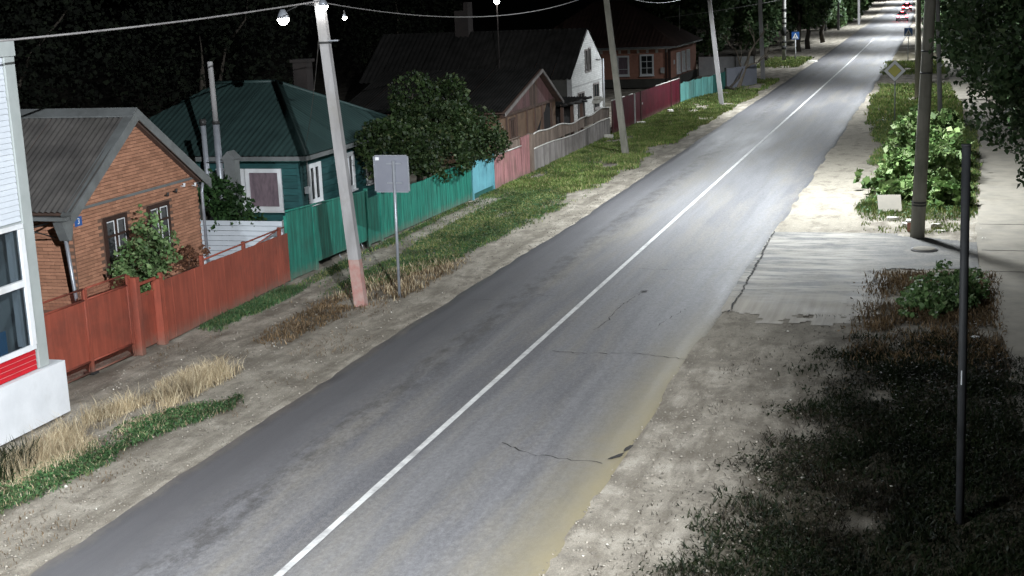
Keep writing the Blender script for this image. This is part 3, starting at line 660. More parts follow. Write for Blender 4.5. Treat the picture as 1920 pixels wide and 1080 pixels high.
MB().box(FX(-15.95), 17.0, 20.12, 1.3, 1.88, -.03, 0).build('display_panel', M['blue'], t)
MB().box(FX(-16.9), 16.5, 20.3, 1.1, 2.0, -.5, 0).build('counter', M['inside'], t)

# ------------------------------------------------------------------ poles
def sv_pole(label, bx, by, tx, tz, h, w0, w1, m, group, wash=None, name='utility_pole', ring=()):
    """square tapered concrete post leaning from (bx) to tx at height tz"""
    t = thing(name, label, 'utility pole', (bx, by, 0), group)
    k = (tx - bx) / tz
    def sec(z, g=0):
        w = w0 + (w1 - w0) * z / h + g; x = bx + k * z
        return [(x - w / 2, by - w * .36, z), (x + w / 2, by - w * .36, z), (x + w / 2, by + w * .36, z), (x - w / 2, by + w * .36, z)]
    def seg(z0, z1, g=0):
        P = sec(z0, g) + sec(z1, g)
        return MB().add(P, [(3, 2, 1, 0), (4, 5, 6, 7), (0, 1, 5, 4), (1, 2, 6, 5), (2, 3, 7, 6), (3, 0, 4, 7)])
    if wash: seg(-.1, wash).build('painted_foot', M['redpaint'], t); seg(wash + .002, h).build('shaft', m, t)
    else: seg(-.1, h).build('shaft', m, t)
    for z in ring: seg(z, z + .05, .03).build('strap', M['darkmetal'], t)
    x = bx + k * (h - .35)
    MB().box(WORLD, x - .8, x + .8, by - .17, by - .10, h - .4, h - .3).build('crossarm', M['galv'], t)
    for q in (-.7, 0, .7): MB().tube([(x + q, by - .135, h - .3), (x + q, by - .135, h - .12)], [.05, .035], 8).build('insulator', M['white'], t)
    return t
GP = 'concrete utility poles along the left verge'
p1 = sv_pole('large pale leaning utility pole with faded red foot beside the square sign', -13.72, 30.55, -14.28, 7.37, 9.2, .285, .20, M['concrete'], GP, 1.15, ring=(6.36,))
MB().box(WORLD, -14.16, -13.85, 30.5, 30.56, 6.41, 6.44).build('hook_bar', M['galv'], p1)
sv_pole('grey utility pole by the shop, this side of the large pale pole', -13.7, 1.0, -14.0, 7.0, 9.2, .29, .20, M['concrete'], GP)
sv_pole('grey leaning utility pole in front of the burgundy fence', -13.74, 60.1, -14.43, 6.76, 9.2, .29, .20, M['concrete_d'], GP)
sv_pole('pale leaning utility pole at the end of the teal fence', -13.32, 84.7, -14.0, 6.23, 9.2, .27, .2, M['concrete'], GP)
sv_pole('pale utility pole beside the dead tree', -13.28, 104.1, -13.5, 5.8, 9.2, .30, .24, M['concrete'], GP)
sv_pole('pale thin utility pole standing beyond the dark row of trees, nearer the road', -13.25, 214, -13.35, 5, 9, .34, .26, M['concrete'], GP)
sv_pole('pale thin utility pole rising behind hedge bushes beyond the row of trees', -16.5, 195, -16.6, 5, 9, .36, .26, M['concrete'], GP)
sv_pole('short pale post with dark cap near the wall beyond the dark trees', -14.85, 196, -14.9, 3, 3.6, .34, .3, M['concrete'], None, name='concrete_post')
t = thing('striped_pole', 'white pole with black blotched bands near the left crossing sign', 'pole', (-14.3, 126.5, 0))
MB().tube([(-14.3, 126.5, -.1), (-14.27, 126.5, 8.8)], [.19, .14], 10).build('shaft', M['white_wash'], t)
for z, h in ((1.05, .3), (1.62, .16), (2.25, .75), (3.25, .16), (3.72, .12), (4.35, .25)): MB().tube([(-14.296, 126.5, z), (-14.293, 126.5, z + h)], .197, 10).build('black_band', M['blackmark'], t)
def round_pole(label, bx, by, tx, tz, h, r0, r1, m, group, name='utility_pole', straps=()):
    t = thing(name, label, 'utility pole', (bx, by, 0), group); k = (tx - bx) / tz
    MB().tube([(bx + k * z, by, z) for z in (-.1, h * .33, h * .66, h)], [r0, r0 + (r1 - r0) * .33, r0 + (r1 - r0) * .66, r1], 18).build('shaft', m, t)
    for z in straps:
        r = r0 + (r1 - r0) * z / h + .008
        MB().tube([(bx + k * z, by, z), (bx + k * (z + .045), by, z + .045)], r, 18).build('strap', M['darkmetal'], t)
    return t
GR = 'round poles along the right verge'
round_pole('thick round concrete pole with black straps, standing by the leafy bushes', -.83, 40.78, -.64, 5.94, 10.2, .205, .12, M['concrete_d'], GR, straps=(1.0, .92, 4.65, 5.25))
round_pole('dark round pole behind the yellow diamond sign', -1.89, 86.3, -1.97, 5.14, 10, .19, .12, M['concrete_d'], GR)
round_pole('slim grey pole just right of the dark round pole', -1.45, 98, -1.5, 5.14, 10, .15, .11, M['concrete_d'], GR)
round_pole('thin pale pole rising behind the leafy bushes beside the footpath', -.5, 73.7, -.68, 4.0, 8.5, .12, .09, M['concrete'], GR)
t = thing('dark_post', 'dark slim post in the foreground at the lower right, its top in view', 'post', (.255, 19, 0))
MB().tube([(.26, 19, -.05), (.205, 19, 5.22)], .058, 14).build('shaft', M['postblack'], t)
MB().tube([(.205, 19, 5.22), (.2047, 19, 5.25)], .064, 14).build('cap', M['postblack'], t)
MB().box(FR((.226, 18.945, 2.0), (1, 0, 0), (0, 0, 1), (0, -1, 0)), -.008, .008, 0, .2, -.01, .006).build('paint_fleck', M['white'], t)

# lamps and fittings seen on the first pole
def flood(label, arm, head, rad, group):
    t = thing('pole_lamp', label, 'lamp', arm[0], group)
    MB().tube(arm, .014, 6).build('bracket', M['darkmetal'], t)
    h = Vector(head)
    s = MB().tube([h + Vector((0, 0, rad * 1.7)), h + Vector((0, 0, rad * .9)), h + Vector((0, 0, rad * .35))], [rad * .35, rad * .8, rad * .95], 12).build('lamp_shade', M['galv'], t)
    q = [math.pi * (.5 + .5 * k / 5) for k in range(6)]
    MB().tube([h + Vector((0, 0, rad * (.35 + 1.1 * math.cos(a) * .9))) for a in q], [max(rad * .9 * math.sin(a), .004) for a in q], 12).build('lamp_bulb', M['led'], s)
GL = 'lit lamps by the first utility pole'
flood('bright white lamp held out left of the large pale pole', [(-14.25, 30.5, 7.25), (-14.7, 30.4, 7.3), (-15.13, 30.3, 7.1)], (-15.13, 30.3, 6.93), .155, GL)
flood('bright white lamp fixed on the right side of the large pale pole', [(-14.26, 30.5, 7.4), (-14.1, 30.35, 7.38)], (-14.1, 30.35, 7.2), .125, GL)
flood('small pear shaped lamp hanging from the cable just right of the large pale pole', [(-13.66, 30.55, 7.12), (-13.66, 30.55, 7.0)], (-13.66, 30.55, 6.93), .06, GL)
t = thing('yard_lamp', 'small round lit lamp on a thin mast beside the dark roof, top centre', 'lamp', (-22.65, 70, 0))
MB().tube([(-22.65, 70, 0), (-22.65, 70, 6.65)], .03, 6).build('mast', M['unlitdark'], t)  # mast coloured near black so it vanishes into the night
hh = Vector((-22.65, 70, 6.78)); q = [math.pi * k / 8 for k in range(9)]
MB().tube([hh + Vector((0, 0, .14 * math.cos(a))) for a in q], [max(.14 * math.sin(a), .005) for a in q], 12).build('globe', M['led'], t)

# ------------------------------------------------------------------ wires
def wire(label, a, b, sag, r=.012, k=24, wob=0):
    a, b = Vector(a), Vector(b); P = []
    for i in range(k + 1):
        s = i / k; p = a.lerp(b, s); p.z -= sag * 4 * s * (1 - s); p.x += wob * math.sin(i * 1.9); P.append(p)
    o = MB().tube(P, r, 5, True).build('power_line', M['wire']); tag(o, label, 'cable', 'overhead wires')
wire('twisted pale cable running from the left edge to the large pale pole', (-14.2, -6, 7.75), (-14.25, 30.4, 7.35), .55, .02, 60, .012)
wire('sagging pale cable between the large pole and the pole by the burgundy fence', (-14.2, 30.7, 7.3), (-14.45, 60, 7.25), .70, .013, 40, .004)
wire('sagging cable beyond the pole by the burgundy fence, towards the next pale pole', (-14.4, 60.2, 7.2), (-14.1, 84.7, 7.1), .78, .014)
wire('long pale wire rising to the white banded pole from above the brick house', (-19.5, 99, 4.9), (-14.27, 126.5, 5.45), .1, .016)
wire('thin dark service wire from the large pale pole to the green roofed house', (-14.3, 30.6, 7.0), (-18.6, 38.0, 2.95), .35, .008)

# ------------------------------------------------------------------ signs
t = thing('road_sign', 'square road sign seen from behind, white sticker in its corner, on a grey post', 'road sign', (-13.13, 31.63, 0))
MB().tube([(-13.14, 31.63, -.1), (-13.09, 31.63, 3.42)], .038, 10).build('post', M['galv'], t)
F = FY(31.66); c = .05
pl = MB().prism(F, [(-13.63 + c, 2.64), (-12.72 - c, 2.64), (-12.72, 2.64 + c), (-12.72, 3.55 - c), (-12.72 - c, 3.55), (-13.63 + c, 3.55), (-13.63, 3.55 - c), (-13.63, 2.64 + c)], -.03, -.01).build('plate', M['signback'], t)
rim = MB()
for a in ((-13.64, -13.615, 2.66, 3.53), (-12.735, -12.71, 2.66, 3.53)): rim.box(F, *a, -.034, .004)
rim.box(F, -13.6, -12.75, 2.63, 2.65, -.034, .004); rim.box(F, -13.6, -12.75, 3.54, 3.56, -.034, .004); rim.build('rim', M['galv'], pl)
MB().box(F, -13.585, -13.49, 3.43, 3.51, -.008, -.004).build('sticker', M['white'], pl)
for z in (2.85, 3.33): MB().box(F, -13.3, -12.9, z, z + .035, -.009, .012).build('clamp', M['galv'], t)
F = FY(72.62)
t = thing('priority_sign', 'white and yellow diamond priority road sign on a thin post', 'road sign', (-2.71, 72.7, 0))
MB().tube([(-2.69, 72.7, -.1), (-2.72, 72.7, 3.0)], .03, 8).build('post', M['galv'], t)
def dia(r, n0, n1): return MB().prism(F, [(-2.73, 2.6 - r), (-2.73 + r, 2.6), (-2.73, 2.6 + r), (-2.73 - r, 2.6)], n0, n1)
pl = dia(.55, -.02, 0).build('plate', M['signblack'], t); dia(.53, .001, .004).build('white_field', M['signwhite'], pl)
dia(.335, .005, .007).build('black_outline', M['signblack'], pl); dia(.32, .008, .011).build('yellow_field', M['yellow'], pl)
def crossing_sign(label, x, y, zb, s, post):
    t = thing('crossing_sign', label, 'road sign', (x, y, 0), 'pedestrian crossing signs'); F = FR((x, y - .06, zb), (1, 0, 0), (0, 0, 1), (0, -1, 0))
    MB().tube([(x, y, -.1), (x, y, zb + s * .9)], .035, 8).build('post', M[post], t)
    pl = MB().box(F, -s / 2, s / 2, 0, s, -.02, 0).build('plate', M['signblue'], t)
    k = s / 1.0
    MB().prism(F, [(-.42 * k, .10 * k), (.42 * k, .10 * k), (0, .86 * k)], .002, .005).build('triangle', M['signwhite'], pl)
    b = MB()
    b.prism(F, [(-.03 * k, .38 * k), (.07 * k, .40 * k), (.06 * k, .56 * k), (-.02 * k, .56 * k)], .006, .009)
    b.prism(F, [(-.02 * k, .58 * k), (.06 * k, .58 * k), (.055 * k, .66 * k), (-.015 * k, .66 * k)], .006, .009)
    b.prism(F, [(-.03 * k, .37 * k), (-.15 * k, .15 * k), (-.08 * k, .15 * k), (.02 * k, .35 * k)], .006, .009)
    b.prism(F, [(.03 * k, .37 * k), (.10 * k, .15 * k), (.17 * k, .15 * k), (.08 * k, .38 * k)], .006, .009)
    b.prism(F, [(-.03 * k, .52 * k), (-.13 * k, .40 * k), (-.10 * k, .38 * k), (-.01 * k, .46 * k)], .006, .009)
    for q in range(4): b.box(F, (-.34 + q * .19) * k, (-.24 + q * .19) * k, .11 * k, .145 * k, .006, .009)
    b.build('pedestrian', M['signblack'], pl)
crossing_sign('pedestrian crossing sign on the left verge beside the white banded pole', -13.5, 128.5, 1.82, .66, 'signwhite')
crossing_sign('blue pedestrian crossing sign on the right verge beyond the diamond sign', -3.54, 122, 2.12, .66, 'galv')

# ------------------------------------------------------------------ brick house with the blue number plate
H3X = -18.05
h3 = thing('brick_house', 'small gabled brick house with grey corrugated roof and blue number plate', 'house', (-21, 28, 0))
F = FX(H3X); Fy = FY(25.35)
gpoly = [(25.35, 0), (30.68, 0), (30.68, 3.12), (27.89, 4.96), (25.35, 3.3)]
mort = MB().prism(F, gpoly, -.25, -.006)
mort.box(Fy, -25.2, H3X - .26, 0, 3.2, -.25, -.006); mort.box(FY(30.9), -25.2, H3X - .26, 0, 3.1, 0, .22)
wall3 = mort.build('wall', M['mortar'], h3)
wins = [(26.46, 27.38, 1.52, 2.80), (28.28, 29.22, 1.60, 2.78)]
def gable_v(y): return 4.96 - abs(y - 27.89) * (1.84 / 2.79) if y > 27.89 else 4.96 - (27.89 - y) * (1.66 / 2.54)
br = []
bw, bh, jt = .25, .065, .013
row = 0; z = .95
while z < 4.9:
    y = 25.36 - (bw + jt) / 2 * (row % 2)
    while y < 30.68:
        a, b_ = max(y, 25.36), min(y + bw, 30.67)
        if z > 3.05:
            lim = gable_v; 
            while a < b_ and lim(a) < z + bh + .02: a += .02
            while a < b_ and lim(b_) < z + bh + .02: b_ -= .02
        hit = any(a < w[1] and b_ > w[0] and z < w[3] and z + bh > w[2] for w in wins)
        if b_ - a > .05 and not hit: br.append(('x', (a + b_) / 2, z + bh / 2, b_ - a))
        y += bw + jt
    x = H3X - .03 - (bw + jt) / 2 * ((row + 1) % 2)
    while x > -20.5 and z < 3.1:
        br.append(('y', x - bw / 2, z + bh / 2, bw)); x -= bw + jt
    z += bh + jt; row += 1
def bpos(q): return (H3X, q[1], q[2]) if q[0] == 'x' else (q[1], 25.35, q[2])
front = sorted([q for q in br if q[0] == 'x'], key=lambda q: q[1] - q[2] * 1.2)
ub = unit_box(M['brick'])
for q in front[:300]:
    piece('brick', ub, wall3, (H3X - .004 + rnd.uniform(-.003, .003), q[1], q[2]), (.034, q[3], bh))
mb = MB()
for q in front[300:] + [q for q in br if q[0] == 'y']:
    e = rnd.uniform(-.003, .003)
    if q[0] == 'x': mb.box(F, q[1] - q[3] / 2, q[1] + q[3] / 2, q[2] - bh / 2, q[2] + bh / 2, -.02, .013 + e)
    else: mb.box(Fy, q[1] - q[3] / 2, q[1] + q[3] / 2, q[2] - bh / 2, q[2] + bh / 2, -.02, .013 + e)
kind(mb.build('brick_courses', M['brick'], wall3), 'stuff')
MB().box(F, 25.3, 30.7, 3.13, 3.19, .004, .035).build('string_course', M['zinc'], h3)
for (a, b_, c, d) in wins:
    o = window(h3, FX(H3X + .004), a, b_, c, d, M['browntrim'], M['darkglass'], .085, (.5,), (.66,), .05, True, .05)
    for s in (.04, .52):
        a0, a1 = a + (b_ - a) * s + .055, a + (b_ - a) * (s + .44) - .03
        mb = MB(); Fw = FX(H3X + .02)
        for (p_, q_, r_, s_) in ((a0, a0 + .022, c + .1, d - .1), (a1 - .022, a1, c + .1, d - .1), (a0 + .023, a1 - .023, c + .1, c + .122), (a0 + .023, a1 - .023, d - .122, d - .1)): mb.box(Fw, p_, q_, r_, s_, 0, .014)
        mb.build('white_edging', M['white'], o)
LS = math.hypot(1.90, 2.9); 
corrugated(h3, M['slate'], (-25.5, 25.0, 3.16), (1, 0, 0), (0, 2.9, 1.90), [(0, 0), (7.72, 0), (7.72, LS), (0, LS)], 1.1, .15, .026, 2)
corrugated(h3, M['slate'], (-17.78, 30.85, 3.08), (-1, 0, 0), (0, -2.96, 1.95), [(0, 0), (7.72, 0), (7.72, LS), (0, LS)], 1.1, .15, .026, 2)
MB().prism(FX(-25.5), [(24.98, 3.12), (27.89, 5.02), (30.87, 3.04), (30.6, 3.04), (27.89, 4.86), (25.3, 3.16)], 0, 7.6).build('roof_deck', M['oldwood'], h3)
for (a, b_) in (((24.96, 3.10), (27.89, 5.06)), ((27.89, 5.06), (30.9, 3.03))):
    MB().prism(FX(-17.8), [a, (a[0], a[1] - .0), b_, (b_[0], b_[1] - .20), (a[0], a[1] - .19)], 0, .03).build('barge_board', M['zinc'], h3)
    dx, dz = b_[0] - a[0], b_[1] - a[1]; L = math.hypot(dx, dz)
    MB().prism(FX(-18.02), [a, (a[0] - dz / L * .05, a[1] + dx / L * .05), (b_[0] - dz / L * .05, b_[1] + dx / L * .05), b_], 0, .25).build('verge_flashing', M['zinc'], h3)
rc = MB().prism(FX(-25.5), [(27.66, 4.95), (27.89, 5.12), (28.12, 4.95), (28.12, 4.98), (27.89, 5.15), (27.66, 4.98)], 0, 7.7); rc.build('ridge_cap', M['zinc'], h3)
MB().box(WORLD, -25.4, -17.8, 24.80, 24.94, 3.03, 3.11).build('gutter', M['zinc'], h3)
MB().prism(FX(-17.95), [(24.58, 3.04), (24.98, 3.04), (24.92, 2.76), (24.86, 2.62), (24.76, 2.62), (24.68, 2.78)], -.03, .2).build('rain_hopper', M['zinc'], h3)
MB().tube([(-17.87, 24.81, 2.66), (-17.87, 24.95, 1.3), (-17.87, 24.97, .2)], .042, 10).build('downpipe', M['galv'], h3)
MB().tube([(-17.93, 30.75, 3.0), (-17.96, 30.72, 2.75), (-17.96, 30.72, .2)], .04, 10).build('downpipe', M['galv'], h3)
MB().tube([(-18.4, 25.0, 2.95), (-18.4, 24.2, 2.95)], .02, 6).tube([(-18.4, 24.3, 2.93), (-18.4, 25.2, 2.6)], .016, 6).build('wire_bracket', M['darkmetal'], h3)
for (y, z_, c_) in ((29.1, 2.93, 'darkmetal'), (29.5, 2.96, 'darkmetal'), (29.88, 3.04, 'white'), (30.4, 2.98, 'white')):
    MB().tube([(-18.04, y, z_), (-17.94, y, z_), (-17.94, y, z_ + .07)], [.02, .03, .035], 8).build('insulator', M[c_], h3)
pt = MB().box(FX(H3X + .012), 25.42, 25.68, 2.80, 3.0, 0, .012).build('number_plate', M['signblue'], h3)
fc = bpy.data.curves.new('number', 'FONT'); fc.body = '3'; fc.size = .19; fc.extrude = .002; fc.align_x = 'CENTER'; fc.align_y = 'CENTER'
fo = bpy.data.objects.new('tmp_number', fc); COL.objects.link(fo); bpy.context.view_layer.update()
nm = bpy.data.meshes.new_from_object(fo.evaluated_get(bpy.context.evaluated_depsgraph_get())); bpy.data.objects.remove(fo)
nm.materials.clear(); nm.materials.append(M['white'])
no = bpy.data.objects.new('number', nm); COL.objects.link(no); no.parent = pt
no.location = Vector((H3X + .028, 25.55, 2.90)) - root_loc(pt); no.rotation_euler = (R(90), 0, R(90))

# ------------------------------------------------------------------ green house with hip roof
gh = thing('green_house', 'dark green boarded house with green metal hip roof and white windows', 'house', (-22, 41, 0))
MB().box(WORLD, -25.6, -18.56, 37.46, 45.2, 0, 2.85).build('wall', M['greendark'], gh)
wl = [o for o in gh.children][0]
for k in range(14):
    z = .05 + k * .2
    piece('board', unit_box(M['greenwall']), wl, (-18.54, 41.33, z + .097), (.04, 7.74, .19), (0, R(3), 0))
    piece('board', unit_box(M['greenwall']), wl, (-22.08, 37.44, z + .097), (7.04, .04, .19), (R(3), 0, 0))
MB().box(WORLD, -18.6, -18.48, 37.38, 37.5, 0, 2.85).build('corner_board', M['greenwall'], gh)
F = FX(-18.51)
window(gh, F, 37.9, 38.78, 1.28, 2.5, M['white'], M['darkglass'], .13, (.5,), (), .06, True, .08)
window(gh, F, 40.5, 41.3, 1.28, 2.5, M['white'], M['darkglass'], .13, (.5,), (), .06, True, .06)
window(gh, F, 42.3, 43.05, 1.28, 2.5, M['joint'], M['darkglass'], .10, (.5,), (), .06, True, .06)
Fs = FY(37.41)
window(gh, Fs, -20.32, -19.12, 1.18, 2.45, M['white'], M['curtain'], .12, (), (), .06, True)
window(gh, Fs, -21.3, -20.36, 1.18, 2.45, M['white'], M['darkglass'], .12, (), (), .06, True)
MB().box(FX(-18.5), 37.62, 37.82, 1.66, 1.86, 0, .14).build('meter_box', M['white'], gh)
MB().tube([(-18.4, 37.72, 2.75), (-18.42, 37.72, 1.88)], .02, 6).build('conduit', M['joint'], gh)
E0, E1, XA, XB, ZE = 37.05, 45.6, -26.0, -18.12, 2.86
RY, RZ, RX1, RX0 = 41.32, 4.74, -21.05, -23.3
sl = math.hypot(RY - E0, RZ - ZE)
corrugated(gh, M['greenroof'], (XA, E0, ZE), (1, 0, 0), (0, RY - E0, RZ - ZE), [(0, 0), (XB - XA, 0), (RX1 - XA, sl), (RX0 - XA, sl)], 1.12, .2, .012, 1)
hl = math.hypot(XB - RX1, RZ - ZE)
corrugated(gh, M['greenroof'], (XB, E0, ZE), (0, 1, 0), (RX1 - XB, 0, RZ - ZE), [(0, 0), (E1 - E0, 0), (RY - E0, hl)], 1.12, .2, .012, 1)
corrugated(gh, M['greenroof'], (XB, E1, ZE), (-1, 0, 0), (0, RY - E1, RZ - ZE), [(0, 0), (XB - XA, 0), (XB - RX0, math.hypot(E1 - RY, RZ - ZE)), (XB - RX1, math.hypot(E1 - RY, RZ - ZE))], 1.12, .2, .012, 1)
MB().tube([(XB, E0, ZE + .05), (RX1, RY, RZ + .05)], .06, 6).tube([(RX1, RY, RZ + .05), (RX0, RY, RZ + .05)], .06, 6).tube([(XB, E1, ZE + .05), (RX1, RY, RZ + .05)], .06, 6).build('ridge_cap', M['greenroof'], gh)
MB().box(WORLD, XA, XB, E0 - .06, E0 - .01, ZE - .13, ZE - .0).box(WORLD, XB + .01, XB + .06, E0 - .06, E1, ZE - .13, ZE).build('eave_board', M['zinc'], gh)
MB().box(WORLD, XA + .02, XB - .01, E0 + .01, E1, ZE - .16, ZE - .10).build('soffit', M['greendark'], gh)
MB().box(WORLD, -21.55, -21.05, 43.6, 44.1, 3.6, 5.25).box(WORLD, -21.62, -20.98, 43.53, 44.17, 5.26, 5.36).build('chimney', M['unlitdark'], gh)

# lean-to with stove pipes between the two houses
t = thing('lean_to_shed', 'low grey roofed lean-to between the brick house and the green house', 'shed', (-20.4, 33.8, 0))
MB().box(WORLD, -22.4, -19.35, 33.95, 34.7, 0, 2.3).build('wall', M['grey_shed'], t)
corrugated(t, M['zinc'], (-22.6, 33.75, 2.35), (1, 0, 0), (0, 1.0, .35), [(0, 0), (3.4, 0), (3.4, 1.06), (0, 1.06)], 1.1, .2, .015)
t = thing('stove_pipe', 'tall pale stove pipe rising before the green roof', 'chimney pipe', (-19.2, 33.85, 0))
MB().tube([(-19.17, 33.85, 0), (-19.17, 33.85, 4.2)], .095, 12).build('lower_pipe', M['galv'], t)
MB().tube([(-19.17, 33.85, 4.19), (-19.19, 33.85, 5.85)], .075, 12).build('upper_pipe', M['concrete'], t)
MB().tube([(-19.17, 33.85, 4.15), (-19.17, 33.85, 4.24)], .105, 12).build('collar', M['darkmetal'], t)
MB().tube([(-19.6, 33.8, 3.1), (-19.17, 33.8, 3.12), (-18.85, 33.8, 3.1)], .018, 6).build('stay', M['darkmetal'], t)
t = thing('vent_pipe', 'short pipe with dark cap left of the tall stove pipe', 'chimney pipe', (-19.57, 33.8, 0))
MB().tube([(-19.57, 33.85, 0), (-19.57, 33.85, 4.12)], .075, 12).build('pipe', M['galv'], t)
MB().tube([(-19.57, 33.85, 4.13), (-19.57, 33.85, 4.3)], [.10, .09], 12).build('cap', M['darkmetal'], t)
t = thing('vent_stack', 'square grey stack with a small gabled cap right of the tall stove pipe', 'chimney', (-18.8, 33.9, 0))
MB().box(WORLD, -18.98, -18.66, 33.75, 34.05, 0, 3.2).build('shaft', M['zinc'], t)
MB().prism(FY(33.7), [(-19.05, 3.2), (-18.59, 3.2), (-18.82, 3.42)], -.4, 0).build('cap', M['zinc'], t)

# ------------------------------------------------------------------ fences
def xy_at(P, y): return float(np.interp(y, [p[1] for p in P], [p[0] for p in P]))
def boards(parent, m, P, y0, y1, wid, zt, zb=.03, th=.03, gap=.012, name='board', jit=.012, g=None, proud=0, tilt=.012):
    g = g or rnd; n = max(1, round((y1 - y0) / wid)); w = (y1 - y0) / n
    for k in range(n):
        a, b_ = y0 + k * w, y0 + (k + 1) * w; ym = (a + b_) / 2
        x = xy_at(P, ym) + proud + g.uniform(-.006, .006); dx = xy_at(P, b_) - xy_at(P, a)
        top = (zt(ym) if callable(zt) else zt) + g.uniform(-jit, jit); bot = zb(ym) if callable(zb) else zb
        piece(name, unit_box(m), parent, (x, ym, (top + bot) / 2), (th, w - gap, top - bot), (g.uniform(-tilt, tilt) * .5, g.uniform(-tilt, tilt), -math.atan2(dx, b_ - a)))
def rail(parent, m, P, y0, y1, z, r=.03, name='rail', proud=.03, step=1.0, wob=0):
    n = max(1, int((y1 - y0) / step)); pts = []
    for k in range(n + 1):
        y = y0 + (y1 - y0) * k / n; pts.append((xy_at(P, y) + proud, y, (z(y) if callable(z) else z) + (rnd.uniform(-wob, wob) if wob else 0)))
    return MB().tube(pts, r, 6).build(name, m, parent)
def posts(parent, m, P, ys, z, w=.09, name='post', proud=0.0):
    for y in ys: piece(name, unit_box(m), parent, (xy_at(P, y) + proud, y, z / 2), (w, w, z))

PR = [(-16.95, 21.6), (-16.78, 25.35), (-16.62, 26.4), (-16.72, 29), (-16.8, 33.0)]
t = thing('red_gate', 'rust red double sheet metal gate with lattice strip at its foot', 'gate', (-16.85, 23.4, 0))
for (a, b_) in ((21.62, 23.76), (23.84, 25.22)):
    xa, xb = xy_at(PR, a), xy_at(PR, b_); rz = -math.atan2(xb - xa, b_ - a); L = b_ - a
    lf = piece('gate_leaf', unit_box(M['rust']), t, ((xa + xb) / 2, (a + b_) / 2, .94), (.02, L, 1.28), (0, 0, rz))
    fr = MB()
    for z in (.06, .285, 1.585, 1.82): fr.tube([(xa + .02, a, z), (xb + .02, b_, z)], .022, 6)
    fr.tube([(xa + .02, a, .05), (xa + .02, a, 1.83)], .024, 6).tube([(xb + .02, b_, .05), (xb + .02, b_, 1.83)], .024, 6).build('gate_frame', M['rust'], t)
    ms = MB()
    for z0, z1 in ((.06, .285), (1.585, 1.82)):
        for k in range(int(L / .045)):
            y = a + k * .045; xx = xa + (xb - xa) * (y - a) / L
            ms.tube([(xx, y, z0), (xx + .0, min(y + .11, b_), z1)], .0042, 3, False)
    kind(ms.build('lattice', M['rustdark'], t), 'stuff')
posts(t, M['rust'], PR, (21.55, 23.8, 25.3), 1.78, .08)
MB().box(WORLD, -17.0, -16.75, 23.7, 23.9, .02, .06).build('threshold', M['darkmetal'], t)
t = thing('red_wicket', 'narrow rust red wicket gate between the big gate and the board fence', 'gate', (-16.65, 25.9, 0))
MB().box(FX(-16.78), 25.36, 26.28, .06, 1.28, -.02, .0).build('door_panel', M['rust'], t)
MB().box(FX(-16.62), 25.32, 25.46, 0, 1.72, -.2, .02).build('post', M['rust'], t)
MB().box(FX(-16.62), 26.24, 26.38, 0, 1.5, -.2, .02).build('post', M['rust'], t)
MB().box(FX(-16.66), 25.47, 26.23, 1.5, 1.56, -.06, -.02).build('lintel', M['rust'], t)
MB().box(FX(-16.70), 25.52, 25.60, .78, .86, -.06, -.0).build('latch', M['darkmetal'], t)
t = thing('red_fence', 'rust red fence of wide boards with an open top rail, below the brick house', 'fence', (-16.7, 29.6, 0))
boards(t, M['rust'], PR, 26.42, 32.9, .36, lambda y: float(np.interp(y, [26.4, 33], [1.44, 1.33])), .05, .025, .014, jit=.004, tilt=.006)
posts(t, M['rust'], PR, (26.4, 28.34), 1.62, .08, proud=-.05); posts(t, M['rust'], PR, (30.5, 32.55), 1.55, .08, proud=-.05)
rail(t, M['rust'], PR, 28.3, 32.85, 1.50, .022, proud=-.05); rail(t, M['rust'], PR, 26.4, 32.9, .5, .025, proud=-.05)
MB().tube([(-16.83, 31.2, 1.33), (-16.85, 32.55, 1.50)], .018, 6).build('brace', M['rust'], t)

t = thing('white_fence', 'white ribbed sheet fence across the yard beside the brick house', 'fence', (-18.2, 33.25, 0))
for k in range(11):
    z = .05 + k * .14
    piece('white_slat', unit_box(M['vinyl']), t, (-18.3, 33.3, z + .066), (2.62, .03, .128), (R(7), 0, 0))
for x in (-19.6, -17.05, -16.98): piece('post', unit_box(M['white']), t, (x, 33.26, .81), (.05, .06, 1.62))

PG = [(-16.84, 33.0), (-16.66, 38), (-16.55, 42), (-16.42, 47), (-16.4, 49.4)]
t = thing('green_gate', 'bright green gate of tall metal leaves with a gap along its foot', 'gate', (-16.75, 35.6, 0))
boards(t, M['greenfence'], PG, 33.02, 34.5, .74, lambda y: 1.86 - .035 * (y - 33), .03, .03, .01, 'fixed_panel', 0, tilt=0)
boards(t, M['greenfence'], PG, 34.55, 37.85, 1.65, lambda y: 1.80 - .035 * (y - 34.5), .22, .03, .02, 'gate_leaf', 0, tilt=0)
boards(t, M['greenfence'], PG, 38.05, 38.85, .8, 1.46, .06, .03, .01, 'wicket_leaf', 0, tilt=0)
posts(t, M['greenfence'], PG, (33.0, 34.52, 37.95, 38.9), 1.78, .10)
rail(t, M['greenfence'], PG, 33.0, 37.95, lambda y: 1.90 - .04 * (y - 33), .028, proud=.0)
MB().tube([(-16.66, 35.8, .2), (-16.6, 35.8, .06), (-16.66, 35.95, .06)], .012, 6).tube([(-16.62, 37.3, .22), (-16.56, 37.3, .08), (-16.62, 37.45, .08)], .012, 6).build('drop_bolt', M['galv'], t)
t = thing('green_fence', 'green plank fence under the leafy tree', 'fence', (-16.5, 43, 0))
boards(t, M['greenfence'], PG, 38.98, 46.9, .17, lambda y: 1.42 + .03 * math.sin(y * 1.3), .06, .028, .012)
rail(t, M['greenfence'], PG, 39, 46.9, .4, .03, proud=-.05); rail(t, M['greenfence'], PG, 39, 46.9, 1.1, .03, proud=-.05)
posts(t, M['greenfence'], PG, (39.0, 41.6, 44.3, 46.9), 1.35, .09, proud=-.1)
